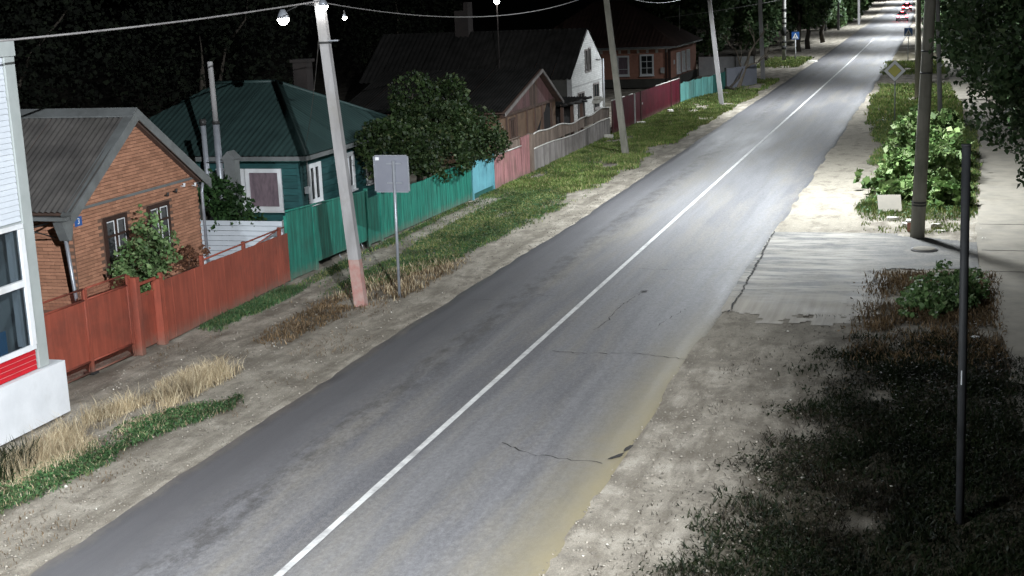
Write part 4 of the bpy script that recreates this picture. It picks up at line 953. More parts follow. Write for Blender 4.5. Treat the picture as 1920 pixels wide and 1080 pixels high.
t = thing('blue_gate', 'light blue sheet gate between the green fence and pink fence', 'gate', (-16.4, 48.2, 0))
boards(t, M['bluefence'], PG, 46.95, 49.3, .78, lambda y: 1.40 - .06 * (y - 47), .22, .03, .014, 'gate_panel', .01, tilt=.003)
posts(t, M['bluefence'], PG, (46.97, 49.33), 1.4, .09); MB().box(FX(-16.42), 47.02, 49.28, .02, .2, -.02, .0).build('kick_board', M['greendark'], t)
PP = [(-16.38, 49.4), (-16.3, 54.2), (-16.25, 67.8)]
t = thing('pink_fence', 'faded pink board fence below the clay house', 'fence', (-16.35, 51.8, 0))
boards(t, M['pink'], PP, 49.45, 52.7, .38, lambda y: 1.27 + .03 * math.sin(y * 2), .04, .035, .012, jit=.02)
boards(t, M['brownwood'], PP, 49.7, 52.6, .16, lambda y: 1.66 - .03 * (y - 50), 1.29, .03, .012, 'upper_board')
boards(t, M['pink'], PP, 52.75, 53.8, .52, 1.62, .04, .05, .01, 'gate_board')
rail(t, M['whiterail'], PP, 49.5, 52.7, 1.30, .028, wob=.02, proud=.035); rail(t, M['brownwood'], PP, 49.6, 52.7, 1.68, .02)
piece('post', unit_box(M['brownwood']), t, (-16.3, 54.0, .82), (.2, .34, 1.64))
t = thing('grey_fence', 'weathered grey plank fence with two wavy whitewashed rails', 'fence', (-16.28, 61, 0))
zt = lambda y: 1.50 + .07 * math.sin((y - 54) * .62) + .05 * math.sin((y - 54) * 1.7) - .008 * (y - 54)
zm = lambda y: .93 + .055 * math.sin((y - 54) * .62 + .4) - .004 * (y - 54)
boards(t, M['greywood'], PP, 54.25, 67.75, .155, zm, .04, .03, .014)
boards(t, M['brownwood'], PP, 54.25, 67.75, .125, zt, .97, .022, .018, 'upper_board', proud=-.03)
rail(t, M['whiterail'], PP, 54.25, 67.7, lambda y: zm(y) + .0, .028, step=.5, wob=.008); rail(t, M['whiterail'], PP, 54.25, 67.7, lambda y: zt(y) + .02, .032, step=.5, wob=.008, proud=0)
posts(t, M['brownwood'], PP, (56.8, 59.4, 62.1, 64.9, 67.7), 1.4, .1, proud=-.09)
PB = [(-16.2, 67.85), (-16.1, 73), (-15.98, 85.2)]
t = thing('burgundy_fence', 'burgundy ribbed metal fence and gate with white edging on top', 'fence', (-16.1, 76, 0))
def ribsheet(y0, y1, z0, z1, nm):
    k = int((y1 - y0) / .05); vs = []; fs = []
    for i in range(k + 1):
        y = y0 + (y1 - y0) * i / k; x = xy_at(PB, y) + (.018 if (i % 4) in (1, 2) else 0); vs += [(x, y, z0), (x, y, z1)]
    fs = [(2 * i, 2 * i + 2, 2 * i + 3, 2 * i + 1) for i in range(k)]
    MB().add(vs, fs).build(nm, M['burgundy'], t)
yb = np.linspace(67.9, 85.1, 16)
for a, b_ in zip(yb[:-1], yb[1:]): ribsheet(a + .01, b_ - .01, .08, 1.72 - .009 * ((a + b_) / 2 - 68), 'fence_sheet')
for a, b_ in ((67.9, 70.6), (71.6, 72.4), (78.2, 85.1)): MB().tube([(xy_at(PB, a) + .01, a, 1.735 - .009 * (a - 68)), (xy_at(PB, b_) + .01, b_, 1.735 - .009 * (b_ - 68))], .03, 6).build('edge_strip', M['whiterail'], t)
posts(t, M['joint'], PB, (72.75,), 1.68, .07, proud=.03); posts(t, M['browntrim'], PB, (68.0, 74.2, 82.4, 85.1), 1.7, .07, proud=.02)
MB().box(FX(-16.04), 74.4, 74.55, .95, 1.05, 0, .03).build('handle', M['joint'], t)
PT = [(-15.98, 85.4), (-15.7, 89), (-14.9, 93), (-14.75, 95.6)]
t = thing('teal_fence', 'pale teal plank fence past the burgundy one', 'fence', (-15.5, 89, 0))
boards(t, M['tealfence'], PT, 85.45, 92.2, .24, lambda y: 1.22 + .03 * math.sin(y * 3), .05, .03, .012, jit=.03)
rail(t, M['tealfence'], PT, 85.5, 92.2, .5, .03, proud=-.05)
t = thing('dark_green_fence', 'dark green overgrown end of the fence behind the leaning pale pole', 'fence', (-14.9, 94, 0))
boards(t, M['greendark'], PT, 92.25, 95.5, .4, 1.26, .03, .03, .012, jit=.02)
posts(t, M['darkmetal'], PT, (95.55,), 1.5, .12)
F = FR((-14.7, 95.7, 0), Vector((.35, 1, 0)).normalized(), (0, 0, 1), Vector((1, -.35, 0)).normalized())
t = thing('slate_grey_fence', 'slate grey sheet fence turning the corner at the side road', 'fence', (-14.4, 97.5, 0))
for k in range(3): MB().box(F, .05 + k * 1.5, 1.53 + k * 1.5, .03, 1.42, -.02, .0).build('fence_sheet', M['signback'], t)
F = FR((-19.0, 109.6, 0), Vector((1, -.25, 0)).normalized(), (0, 0, 1), Vector((-.25, -1, 0)).normalized())
t = thing('white_panel_fence', 'white panel fence beside the far brick house', 'fence', (-17.5, 109, 0))
for k in range(3): MB().box(F, k * 1.55, k * 1.55 + 1.47, .05, 1.5, -.03, .0).build('fence_panel', M['white'], t)
for k in range(4): MB().box(F, k * 1.55 - .07, k * 1.55 - .01, 0, 1.6, -.05, .02).build('post', M['darkmetal'], t)

# ------------------------------------------------------------------ old clay house and woodpile
t = thing('clay_house', 'derelict clay walled cottage with pink boarded gable and peeling plaster', 'house', (-21, 61, 0))
X0 = -18.45; F = FX(X0)
MB().box(WORLD, -26, X0, 57.0, 65.6, 0, 2.1).build('wall', M['adobe'], t)
cx, y = 0, 56.9
sk_ = [(56.75, 2.28), (62.35, 3.62), (65.4, 2.02)]
def gz(y): return float(np.interp(y, [56.6, 62.4, 65.6], [2.22, 3.62, 1.95]))
yy_ = np.linspace(56.95, 65.3, 27)
for a, b_ in zip(yy_[:-1], yy_[1:]):
    MB().prism(F, [(a + .01, 2.12), (b_ - .01, 2.12), (b_ - .01, max(gz(b_) - .05, 2.14)), (a + .01, max(gz(a) - .05, 2.14))], .0, .05).build('gable_board', M['dullpink'] if (a < 61.0 or a > 62.2) else M['oldwood'], t)
for (a, b_) in (((56.5, 2.25), (62.4, 3.72)), ((62.4, 3.72), (65.9, 1.95))):
    MB().prism(FX(X0), [a, b_, (b_[0], b_[1] - .14), (a[0], a[1] - .14)], .32, .37).build('barge_board', M['greywood'], t)
    MB().prism(FX(X0), [a, b_, (b_[0], b_[1] - .05), (a[0], a[1] - .05)], -7.5, .3).build('roof_deck', M['oldwood'], t)
corrugated(t, M['slate_d'], (-26, 56.45, 2.30), (1, 0, 0), (0, 5.95, 1.46), [(0, 0), (7.85, 0), (7.85, 6.12), (0, 6.12)], 1.1, .15, .025)
MB().box(F, 56.9, 65.3, 2.0, 2.12, .0, .09).build('beam', M['oldwood'], t)
for y in (57.5, 59.0, 60.6, 61.9, 63.2, 64.7): MB().box(F, y, y + .13, .0, 2.0, .002, .06).build('stud', M['oldwood'], t)
window(t, F, 58.0, 58.75, .95, 1.85, M['oldwood'], M['darkglass'], .09, (.5,), (), .08, True)
MB().prism(F, [(62.3, .9), (62.7, .8), (63.1, 1.35), (63.5, 1.5), (63.15, .7), (64.6, .5), (64.6, 1.95), (64.1, 2.0), (63.7, 1.65), (63.3, 1.5)], .003, .012).build('bare_patch', M['blackwood'], t)
t = thing('ruined_lean_to', 'collapsed dark lean-to of charred beams behind the grey fence', 'shed', (-18.6, 68, 0))
MB().box(WORLD, -23, -18.7, 66.1, 69.8, 0, 1.5).build('wall', M['blackwood'], t)
corrugated(t, M['slate_d'], (-23, 65.9, 1.62), (1, 0, 0), (0, 4.6, .12), [(0, 0), (4.9, 0), (4.9, 4.6), (0, 4.6)], 1.1, .15, .03)
for k in range(7):
    y = 66.0 + k * .65; MB().tube([(-18.2, y, 1.68 + rnd.uniform(-.05, .08)), (-18.0 + rnd.uniform(-.2, .2), y + rnd.uniform(.7, 1.6), 1.62 + rnd.uniform(-.1, .1))], .07, 6).build('beam', M['blackwood'], t)
for y in (66.1, 68.0, 69.9): MB().box(WORLD, -18.35, -18.2, y, y + .14, 0, 1.7).build('prop', M['oldwood'], t)
for (y, z, s) in ((69.3, 1.58, .2), (69.8, 1.62, .18), (69.55, 1.76, .15), (70.2, 1.64, .14)):
    o = MB().prism(FR((-17.3, y, z), (.3, 1, .1), (0, 0, 1), (1, -.3, 0)), [(-s, -.3 * s), (.9 * s, -.4 * s), (s, .3 * s), (-.7 * s, .45 * s)], -.15, .15).build('white_rubble', M['whitestone'], t)

# ------------------------------------------------------------------ white gable house
t = thing('white_house', 'white brick fronted house with steep dark corrugated roof', 'house', (-22, 74, 0))
F = FX(-19.0)
wv = [(70.85, 0), (77.55, 0), (77.55, 3.3), (74.5, 5.1), (70.85, 2.78)]
w = MB().prism(F, wv, -.25, 0); w.build('front_wall', M['joint'], t)
wl = [o for o in t.children if o.name.startswith('front_wall')][0]
wins = [(72.05, 73.35, .25, 1.82), (75.45, 76.7, .62, 2.05), (73.75, 74.28, 2.75, 4.02), (74.5, 75.02, 2.78, 4.06)]
def wz(y): return float(np.interp(y, [70.85, 74.5, 77.55], [2.78, 5.1, 3.3]))
mb = MB(); z = .02; row = 0
while z < 5.0:
    y = 70.87 - .15 * (row % 2)
    while y < 77.5:
        a, b_ = max(y, 70.87), min(y + .285, 77.54)
        if b_ - a > .06 and wz(a) > z + .09 and wz(b_) > z + .09 and not any(a < q[1] and b_ > q[0] and z < q[3] and z + .08 > q[2] for q in wins):
            mb.box(F, a, b_, z, z + .086, .001, .012 + rnd.uniform(-.002, .002))
        y += .3
    z += .1; row += 1
kind(mb.build('white_brick_courses', M['whitebrick'], wl), 'stuff')
for q in wins: window(t, F, *q, M['greywood'], M['darkglass'], .08, (.5,) if q[3] < 2.5 else (), (), .05, q[3] < 2.5)
MB().box(F, 70.87, 77.5, 2.16, 2.2, .013, .03).build('string_course', M['joint'], t)
MB().box(F, 73.2, 75.9, 4.30, 4.33, .013, .03).build('string_course', M['joint'], t)
MB().box(WORLD, -30, -19.26, 70.85, 71.1, 0, 2.75).build('side_wall', M['grey_shed'], t)
LS = math.hypot(3.9, 2.48)
corrugated(t, M['slate_d'], (-31, 70.6, 2.64), (1, 0, 0), (0, 3.9, 2.48), [(0, 0), (12.05, 0), (12.05, LS), (0, LS)], 1.1, .28, .035)
corrugated(t, M['slate_d'], (-18.95, 77.9, 3.06), (-1, 0, 0), (0, -3.4, 2.06), [(0, 0), (12.05, 0), (12.05, 3.97), (0, 3.97)], 1.1, .28, .035)
MB().tube([(-18.93, 77.62, 3.3), (-18.93, 77.62, .1)], .05, 8).build('downpipe', M['white'], t)
MB().tube([(-18.95, 76.1, 3.35), (-18.9, 76.7, 3.3), (-18.9, 77.2, 3.28)], .02, 6).build('cable_bracket', M['darkmetal'], t)
t = thing('brick_chimney', 'dim brick chimney stack above the dark roofs, top centre', 'chimney', (-26, 74.5, 4.8))
MB().box(WORLD, -26.5, -25.7, 74.1, 74.9, 4.7, 6.3).box(WORLD, -25.95, -25.7, 74.1, 74.9, 6.3, 6.75).build('shaft', M['unlitdark'], t)

# ------------------------------------------------------------------ far brick house
fb = thing('far_brick_house', 'far brick house with brown hip roof and white framed windows', 'house', (-23, 104, 0))
MB().box(WORLD, -30, -19.15, 99, 109.2, 0, 2.85).build('wall', M['farbrick'], fb)
MB().box(WORLD, -30, -19.05, 98.9, 109.3, 0, .62).build('plinth', M['grey_shed'], fb)
F = FY(98.99); Fx = FX(-19.14)
window(fb, F, -23.1, -22.2, .85, 2.3, M['white'], M['curtain'], .12, (), (.33,), .06)
o = window(fb, F, -21.42, -20.4, .85, 2.36, M['white'], M['darkglass'], .12, (.5,), (.36, .66), .06)
for (a, b_) in ((101.0, 102.0), (103.0, 104.0), (104.95, 105.95)): window(fb, Fx, a, b_, .82, 2.32, M['white'], M['darkglass'], .13, (.5,), (.7,), .12)
fl = MB()
for k in range(9): fl.tube([(-22.98 + .08 * k, 98.96, .98), (-22.95 + .08 * k + rnd.uniform(-.06, .06), 98.955, 1.3 + .5 * rnd.random())], .02, 5)
MB().box(F, -19.35, -19.17, 0, 2.8, .0, .1).build('corner_pilaster', M['browntrim'], fb)
MB().box(F, -19.9, -19.62, 1.0, 1.4, .0, .12).build('meter_box', M['joint'], fb)
MB().box(Fx, 99.9, 100.25, 1.55, 1.85, .0, .03).build('house_plate', M['white'], fb)
MB().tube([(-19.5, 98.9, 2.7), (-19.5, 98.9, .1)], .05, 8).build('downpipe', M['browntrim'], fb)
for k in range(22):
    x = -19.4 - k * .34; MB().box(F, x - .17, x, 2.46 + .0, 2.68, .0, .08).build('cornice_brick', M['whiterail'], fb) if k % 2 == 0 else None
MB().box(F, -27, -19.1, 2.70, 2.80, .0, .12).build('cornice', M['whiterail'], fb)
ZE = 2.86
MB().box(WORLD, -30.4, -18.75, 98.6, 109.6, ZE - .06, ZE).build('soffit', M['browntrim'], fb)
MB().box(WORLD, -30.4, -18.72, 98.5, 98.59, ZE - .08, ZE + .04).box(WORLD, -18.74, -18.66, 98.6, 109.6, ZE - .08, ZE + .04).build('gutter', M['zinc'], fb)
RX, RY, RZ = -23.6, 104.1, 6.1
corrugated(fb, M['brownroof'], (-30.4, 98.55, ZE + .02), (1, 0, 0), (0, RY - 98.55, RZ - ZE), [(0, 0), (11.7, 0), (RX + 30.4, math.hypot(RY - 98.55, RZ - ZE)), (4.5, math.hypot(RY - 98.55, RZ - ZE))], 1.2, .3, .02)
corrugated(fb, M['brownroof'], (-18.7, 98.55, ZE + .02), (0, 1, 0), (RX + 18.7, 0, RZ - ZE), [(0, 0), (11.1, 0), (RY - 98.55, math.hypot(RX + 18.7, RZ - ZE))], 1.2, .3, .02)
MB().tube([(-19.9, 106.5, 3.4), (-19.9, 106.5, 5.6)], .025, 6).build('aerial_mast', M['joint'], fb)

# ------------------------------------------------------------------ trees and bushes
tree('plum_tree', 'bushy dark tree leaning over the green fence', 'tree', -18.0, 46.2,
     [(-17.6, 46.2, 2.65, 1.55, 2.8, 1.05), (-17.3, 42.4, 2.55, 1.5, 2.4, 1.05), (-17.3, 49.5, 2.35, 1.2, 1.6, .85), (-17.9, 45.4, 3.7, .95, 1.1, 1.05), (-17.9, 48.9, 3.45, .85, 1.0, .95), (-16.6, 45.0, 1.75, .9, 2.2, .75), (-16.6, 49.0, 1.75, .85, 2.2, .7)],
     24000, .135, M['leaf'], r=.14, seed=3)
t = tree('bush', 'green leafy bush growing in front of the brick house windows', 'bush', -17.25, 26.75,
     [(-17.2, 26.6, 1.75, .55, .95, .65), (-17.2, 26.9, 2.3, .4, .5, .6), (-17.2, 26.3, 1.45, .45, .6, .5), (-17.2, 27.4, 1.9, .4, .6, .55)], 3000, .11, M['leafgreen'], r=.035, seed=5, limbs=4)
tree('small_bush', 'rusty brown leaved low bush right of the green one, before the brick wall', 'bush', -17.3, 28.6, [(-17.2, 28.5, 1.5, .35, .75, .3)], 500, .10, M['leafred'], r=.02, seed=8, limbs=1)
tree('vine', 'dark climbing vine covering the white framed side window of the green house', 'vine', -19.0, 33.65,
     [(-19.15, 33.6, 2.15, .75, .5, .65), (-18.5, 33.6, 1.75, .55, .4, .45), (-18.1, 33.6, 1.45, .35, .3, .3), (-19.3, 33.6, 1.5, .5, .4, .5)], 2600, .13, M['leafvine'], r=.03, seed=9, limbs=3)
# leafy shrubs and weeds by the thick round pole
for i, (lab, blobs, n, sz) in enumerate([
    ('tall pale green shrub behind the thick round pole', [(-1.0, 55.5, 1.05, 1.4, 3.2, 1.15), (-.3, 53, 1.1, 1.1, 2.6, .95), (-1.6, 58, .8, .9, 2, .85), (-.1, 57, 1.5, .6, 1.2, .6)], 8500, .17),
    ('bright leafy shrub at the foot of the thick round pole', [(-1.6, 50.6, .6, .8, 1.5, .75), (-.5, 49.6, .8, .85, 1.6, .85), (-2.5, 49.6, .35, .6, 1.0, .45)], 6500, .16),
    ('low broad leaved plants edging the bright shrub on the road side', [(-2.5, 48.3, .25, .5, .7, .34), (-1.5, 47.6, .28, .6, .6, .36), (.05, 46.4, .35, .6, .8, .45), (-.6, 47.0, .3, .5, .6, .4)], 2000, .24)]):
    tree('shrub', lab, 'shrub', blobs[0][0], blobs[0][1], blobs, n, sz, M['leafpale'], 'shrubs by the round pole', r=.04, seed=20 + i, hollow=.4, limbs=3, gap=.50, vary=1.6)
tree('weed_clump', 'dark weedy bush behind the foreground post at the driveway corner', 'bush', -.1, 33.0,
     [(-.1, 32.7, .22, .8, 1.4, .42), (.45, 33.4, .2, .5, 1.3, .36), (-.5, 31.6, .12, .6, 1.0, .22), (-.1, 34.0, .3, .3, .5, .4)], 2600, .12, M['leafgreen'], r=.02, seed=31, limbs=2)
# dead tree
t = thing('dead_tree', 'bare dead tree leaning over a fallen trunk beside the side road', 'tree', (-13.8, 98.5, 0))
def branch(p, d, L, r, depth, g):
    p = Vector(p); q = p + Vector(d).normalized() * L; mid = p.lerp(q, .5) + Vector((g.uniform(-.1, .1), g.uniform(-.1, .1), g.uniform(0, .1))) * L
    B.tube([p, mid, q], [r, r * .8, r * .55], 6)
    if depth:
        for k in range(g.choice((2, 3))):
            branch(q if k < 2 else mid, Vector(d).normalized() + Vector((g.uniform(-.8, .8), g.uniform(-.6, .6), g.uniform(-.2, .7))), L * g.uniform(.55, .8), r * .55, depth - 1, g)
B = MB(); g = random.Random(4)
B.tube([(-14.2, 97.2, -.1), (-13.95, 98.2, .9), (-13.7, 98.8, 1.7)], [.22, .17, .13], 8); B.build('trunk', M['deadwood'], t)
B = MB(); branch((-13.7, 98.8, 1.7), (.35, .4, .9), 1.3, .11, 3, g); branch((-13.9, 98.3, 1.2), (.9, .6, .4), 1.2, .08, 2, g); branch((-13.95, 98.2, .9), (-.3, .2, 1), 1.4, .08, 3, g); B.build('branches', M['deadwood'], t)
t = thing('fallen_trunk', 'dark fallen trunk lying on the grass at the foot of the dead tree', 'log', (-14.4, 95.2, 0))
B = MB(); B.tube([(-15.3, 96.2, .16), (-14.5, 95.0, .14), (-13.9, 94.2, .12)], [.16, .14, .09], 8); B.build('trunk', M['bark'], t)
B = MB(); B.tube([(-14.4, 95.0, .15), (-13.95, 96.2, .7), (-13.8, 97.2, 1.3)], [.1, .07, .04], 6); B.tube([(-14.9, 95.6, .15), (-15.2, 95.0, .6)], [.07, .03], 6); B.build('limb', M['bark'], t)

# rows of dark trees
GT = 'dark trees along the far left verge'
specs = [(-16.2, 129, [(-16.6, 129, 3.3, 1.9, 3.5, 2.1), (-17.5, 131, 5.5, 2.5, 4, 2.6)], 'rounded dark tree right behind the white banded pole'),
         (-14.6, 142, [(-15.0, 142, 4.3, 2.6, 4.5, 2.6), (-16, 144, 7.3, 3.0, 5, 3.0)], 'dark tree with a low crown beside the left crossing sign, its trunk bare'),
         (-14.2, 147, [(-14.2, 148, 4.5, 2.4, 5, 2.6), (-14.6, 150, 7.5, 2.8, 5, 2.8)], 'dark tree closest to the road in the row behind the crossing sign'),
         (-13.9, 161, [(-14.6, 163, 5.0, 2.5, 6, 3.2), (-15.4, 165, 9, 3, 6, 3)], 'dark tree last of the row, at the dirt shoulder'),
         (-20, 120, [(-20.5, 120, 3.4, 2.6, 3.5, 2.4), (-21, 122, 6.6, 3.2, 4, 3.0)], 'broad dark tree over the side road behind the dead tree'),
         (-24, 118, [(-24, 118, 4.0, 2.8, 4, 3.0), (-25, 120, 7.3, 3.0, 4, 2.6)], 'broad dark tree beside the far brick house gable end'),
         (-18.6, 138, [(-19, 138, 3.2, 2.5, 4, 2.6), (-19.5, 140, 6.8, 3, 5, 3.2)], 'dense dark tree seen between the pale pole and the white banded pole'),
         (-18.5, 172, [(-18.5, 172, 4.6, 3, 6, 3.8), (-19, 176, 9, 3.5, 6, 3.4)], 'tall dark tree behind the end of the row')]
for i, (x, y, bl, lab) in enumerate(specs): tree('roadside_tree', lab, 'tree', x, y, bl, 5200, .42, M['leafdark'], GT, r=.22, seed=40 + i, limbs=2)
GH = 'hedge trees further up the left side'
for i, (x, y, h, lab) in enumerate([(-16.5, 205, 3.6, 'low dark bush in front of the farther left poles'), (-15.6, 226, 5.5, 'green bushy tree right of the thin far pole'), (-16.5, 252, 6.2, 'green tree along the road where it climbs away'),
                                  (-17.5, 285, 7, 'pale green tree nearest the bend of the road'), (-19, 330, 8, 'hazy tree at the far bend, left of the cars'), (-20, 385, 8, 'hazy tree at the very end of the left row'), (-23, 225, 9, 'taller dark tree behind the low dark bush')]):
    tree('hedge_tree', lab, 'tree', x, y, [(x, y, h * .42, 2.2 + i * .15, 9, h * .45), (x - .8, y + 5, h * .75, 2.2 + i * .1, 8, h * .38)], 2600, .75, M['leafhedge'], GH, r=.25, seed=60 + i, limbs=2)
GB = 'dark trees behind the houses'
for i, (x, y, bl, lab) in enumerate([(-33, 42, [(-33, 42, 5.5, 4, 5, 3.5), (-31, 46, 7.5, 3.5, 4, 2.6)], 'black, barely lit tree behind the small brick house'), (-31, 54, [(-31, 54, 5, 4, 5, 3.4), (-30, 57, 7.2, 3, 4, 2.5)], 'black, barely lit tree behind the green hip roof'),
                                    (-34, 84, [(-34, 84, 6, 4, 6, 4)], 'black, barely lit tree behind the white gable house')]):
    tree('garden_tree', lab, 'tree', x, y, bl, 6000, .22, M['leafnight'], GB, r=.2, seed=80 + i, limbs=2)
GRT = 'dark trees along the right footpath'
for i, (x, y, bl, sz, n, lab) in enumerate([
    (4.2, 35, [(2.75, 35.5, 5.9, 3.3, 3.2, 1.7), (3.1, 35, 4.3, 2.7, 3.0, 1.6), (3.6, 34, 2.9, 2.1, 3.0, 1.3), (4.6, 32, 1.6, 2.2, 3.5, 1.5), (5.2, 36, 4.5, 3, 5, 3)], .16, 46000, 'big black leafed tree hanging over the footpath at the upper right'),
    (4.6, 52, [(4.6, 52, 3.2, 2.6, 7, 2.8), (3.6, 54, 5.8, 2.4, 7, 2.0)], .3, 6500, 'dark tree behind the big one along the footpath'),
    (3.6, 74, [(3.6, 74, 3.4, 2.1, 9, 3.0), (3.0, 80, 6, 2.4, 8, 2.4)], .35, 5200, 'dark tree bordering the footpath beyond the thin pale pole'),
    (1.4, 104, [(1.4, 104, 3, 2.0, 10, 3.0), (1.0, 110, 6.5, 2.6, 9, 3.0)], .4, 4600, 'dark tree behind the dark round pole'),
    (.2, 128, [(.2, 130, 3.2, 2.4, 12, 3.2), (-.3, 136, 7.0, 2.8, 10, 3.0)], .5, 4200, 'dark tree right of the blue crossing sign'),
    (-1.4, 172, [(-1.4, 172, 3.6, 2.6, 20, 3.6), (-1.8, 180, 8, 2.6, 16, 3.4)], .7, 4200, 'far dark tree overhanging the right lane'),
    (-3.4, 235, [(-3.2, 235, 4, 2.2, 30, 4), (-3.4, 250, 8, 2.2, 25, 3.5)], .9, 4000, 'farthest dark tree along the right side')]):
    tree('path_tree', lab, 'tree', x, y, bl, n, sz, M['leafdark'], GRT, r=.2, seed=90 + i, limbs=4)

# ------------------------------------------------------------------ grass and weeds (ground cover)
P = scatter(-16.8, -11.5, 31, 52, 76000, d_left, 1); fl_ = npr.random(len(P)) < sstep(54, 34, P[:, 1]) * .75
blades('verge_grass', M['grassg'], P[fl_], .075, .022, .7, 1); blades('verge_grass', M['grass'], P[~fl_], .08, .026, .7, 2)
P = scatter(-16.8, -11.5, 50, 80, 75000, d_left, 2); blades('verge_grass', M['grass'], P, .12, .04, .5, 3)
P = scatter(-16.8, -11.5, 80, 106, 34000, d_left, 3); blades('verge_grass', M['grass'], P, .15, .06, .5, 4)
P = scatter(-16.4, -11.8, 33, 104, 60000, lambda x, y: d_left(x, y) * sstep(.50, .62, fbm(x * .8, y * .25, 171) + .04), 33); blades('withered_grass', M['palegrass'], P, .09, .03, .8, 34)
P = scatter(-16.8, -11.5, 117, 133, 9000, d_far, 4); blades('verge_grass', M['grass'], P, .18, .09, .5, 5)
P = scatter(-15.6, -12.5, 25, 37, 15000, d_brown, 5); blades('dry_weeds', M['drybrown'], P, .09, .022, .7, 6)
P = scatter(-15.2, -12.3, 31, 37, 3000, d_brown, 55); blades('dry_straw', M['straw'], P, .16, .016, .6, 66)
P = scatter(-15.9, -13.2, 16, 25.2, 60000, d_straw, 6); blades('dry_straw', M['straw'], P, np.where((npr.random(len(P)) < .45) & (fbm(P[:, 0] * 1.5, P[:, 1], 174) > .47), .34, .13), .008, .8, 7)
P = scatter(-15.6, -12.2, 13, 23.5, 30000, lambda x, y: np.clip(d_green(x + .5 * (fbm(x * 1.2, y * .8, 175) - .5), y), 0, 1), 7); f_ = npr.random(len(P)) < .78
blades('fresh_grass', M['grassg'], P[f_], .075, .022, .9, 8); blades('dry_grass', M['straw'], P[~f_], .09, .012, .9, 18)
P = scatter(-16.4, -11.9, 14, 31, 15000, lambda x, y: .5 * sstep(.52, .68, fbm(x * 1.3, y * 1.1, 176)) * sstep(-11.9, -12.4, x), 19); blades('sparse_weeds', M['drybrown'], P, .05, .011, 1.0, 20)
P = scatter(-4.9, -1.2, 14, 31, 9000, lambda x, y: .5 * sstep(.54, .68, fbm(x * 1.3, y * 1.1, 177)) * sstep(-4.6, -3.9, x), 29); blades('sparse_weeds', M['drydark'], P, .05, .011, 1.0, 21)
P = scatter(-16.8, -15.7, 27, 33, 7000, d_fence, 8); blades('fresh_grass', M['grassg'], P, .12, .02, .5, 9)
P = scatter(-15.9, -13.9, 15.5, 19.5, 2500, lambda x, y: sstep(.7, .3, np.hypot((x + 14.9), (y - 17.8) * .5)), 81); blades('fresh_grass', M['weed'], P, .4, .03, .5, 91)
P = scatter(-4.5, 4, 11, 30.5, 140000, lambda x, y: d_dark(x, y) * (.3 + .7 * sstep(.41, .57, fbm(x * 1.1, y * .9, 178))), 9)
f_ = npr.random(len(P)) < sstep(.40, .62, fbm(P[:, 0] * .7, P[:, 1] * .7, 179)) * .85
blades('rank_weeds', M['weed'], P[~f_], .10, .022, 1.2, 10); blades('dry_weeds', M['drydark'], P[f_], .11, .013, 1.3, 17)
P = scatter(-2.4, 1.4, 26, 36.2, 14000, d_rust, 10); blades('dry_weeds', M['drybrown'], P, .13, .022, .7, 11)
P = scatter(-5, 1.3, 42.5, 70, 60000, d_right, 11); blades('right_grass', M['grass'], P, .14, .032, .5, 12)
P = scatter(-5.4, .6, 70, 122, 30000, d_right, 12); blades('right_grass', M['grass'], P, .18, .07, .5, 13)
P = scatter(-2.5, .6, 41.3, 44.5, 2600, lambda x, y: sstep(.42, .6, fbm(x * 1.6, y * 1.4, 88)), 13); blades('right_grass', M['grass'], P, .08, .025, .5, 14)

herbs('green_herbs', M['herb'], scatter(-15.6, -12.2, 13, 23.5, 34000, lambda x, y: np.clip(d_green(x + .5 * (fbm(x * 1.2, y * .8, 175) - .5), y) * 1.1, 0, 1), 201), .065, .10, 1)
herbs('green_herbs', M['herb'], scatter(-16.8, -15.6, 27, 33.5, 12000, d_fence, 202), .06, .09, 2)
herbs('green_herbs', M['herb'], scatter(-16.8, -11.5, 31, 62, 70000, lambda x, y: d_left(x, y) * sstep(.40, .56, fbm(x * .6, y * .3, 203)), 204), .075, .08, 3)
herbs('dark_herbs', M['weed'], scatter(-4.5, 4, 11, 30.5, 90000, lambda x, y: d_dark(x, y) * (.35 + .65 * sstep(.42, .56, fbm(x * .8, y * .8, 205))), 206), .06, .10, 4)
herbs('right_herbs', M['herb'], scatter(-5, 1.3, 42.5, 74, 24000, d_right, 207), .10, .12, 5)
herbs('dead_leaves', M['drybrown'], scatter(-2.6, 1.3, 25, 36.2, 9000, lambda x, y: np.clip(d_rust(x, y) + .15, 0, 1) * (x > -2.4 + .4 * fbm(y, x, 3)), 208), .06, .04, 6)
herbs('dead_leaves', M['drybrown'], scatter(-15.4, -12.8, 16, 37, 9000, lambda x, y: np.clip(d_brown(x, y) * .8 + d_straw(x, y) * .5, 0, 1), 209), .06, .04, 7)

# pebbles and grit on the shoulders
def stones(n, x0, x1, y0, y1, s, name, m, seed, zz=0.0):
    g = np.random.default_rng(seed); x = g.uniform(x0, x1, n); y = y0 + (y1 - y0) * g.random(n) ** 1.6
    k = ((x < edge_l(y) + .1) | (x > edge_r(y) - .15)) & ~in_drive(x, y); x, y = x[k], y[k]; n = len(x)
    r = s * (.4 + 1.2 * g.random(n) ** 3); o = np.array([[1, 0, 0], [0, 1, 0], [-1, 0, 0], [0, -1, 0], [0, 0, .7], [0, 0, -.5]])
    V = np.stack([x, y, np.full(n, .0) + r * .2 + zz], 1)[:, None, :] + o[None] * (r[:, None, None] * (.6 + .7 * g.random((n, 6, 1))))
    f = np.array([0, 1, 4, 1, 2, 4, 2, 3, 4, 3, 0, 4, 1, 0, 5, 2, 1, 5, 3, 2, 5, 0, 3, 5])
    kind(npmesh(name, V.reshape(-1, 3), (np.arange(n)[:, None] * 6 + f[None]).ravel(), 3, m), 'stuff')
stones(15000, -16.5, -10.9, 14, 60, .020, 'gravel', M['stone'], 1)
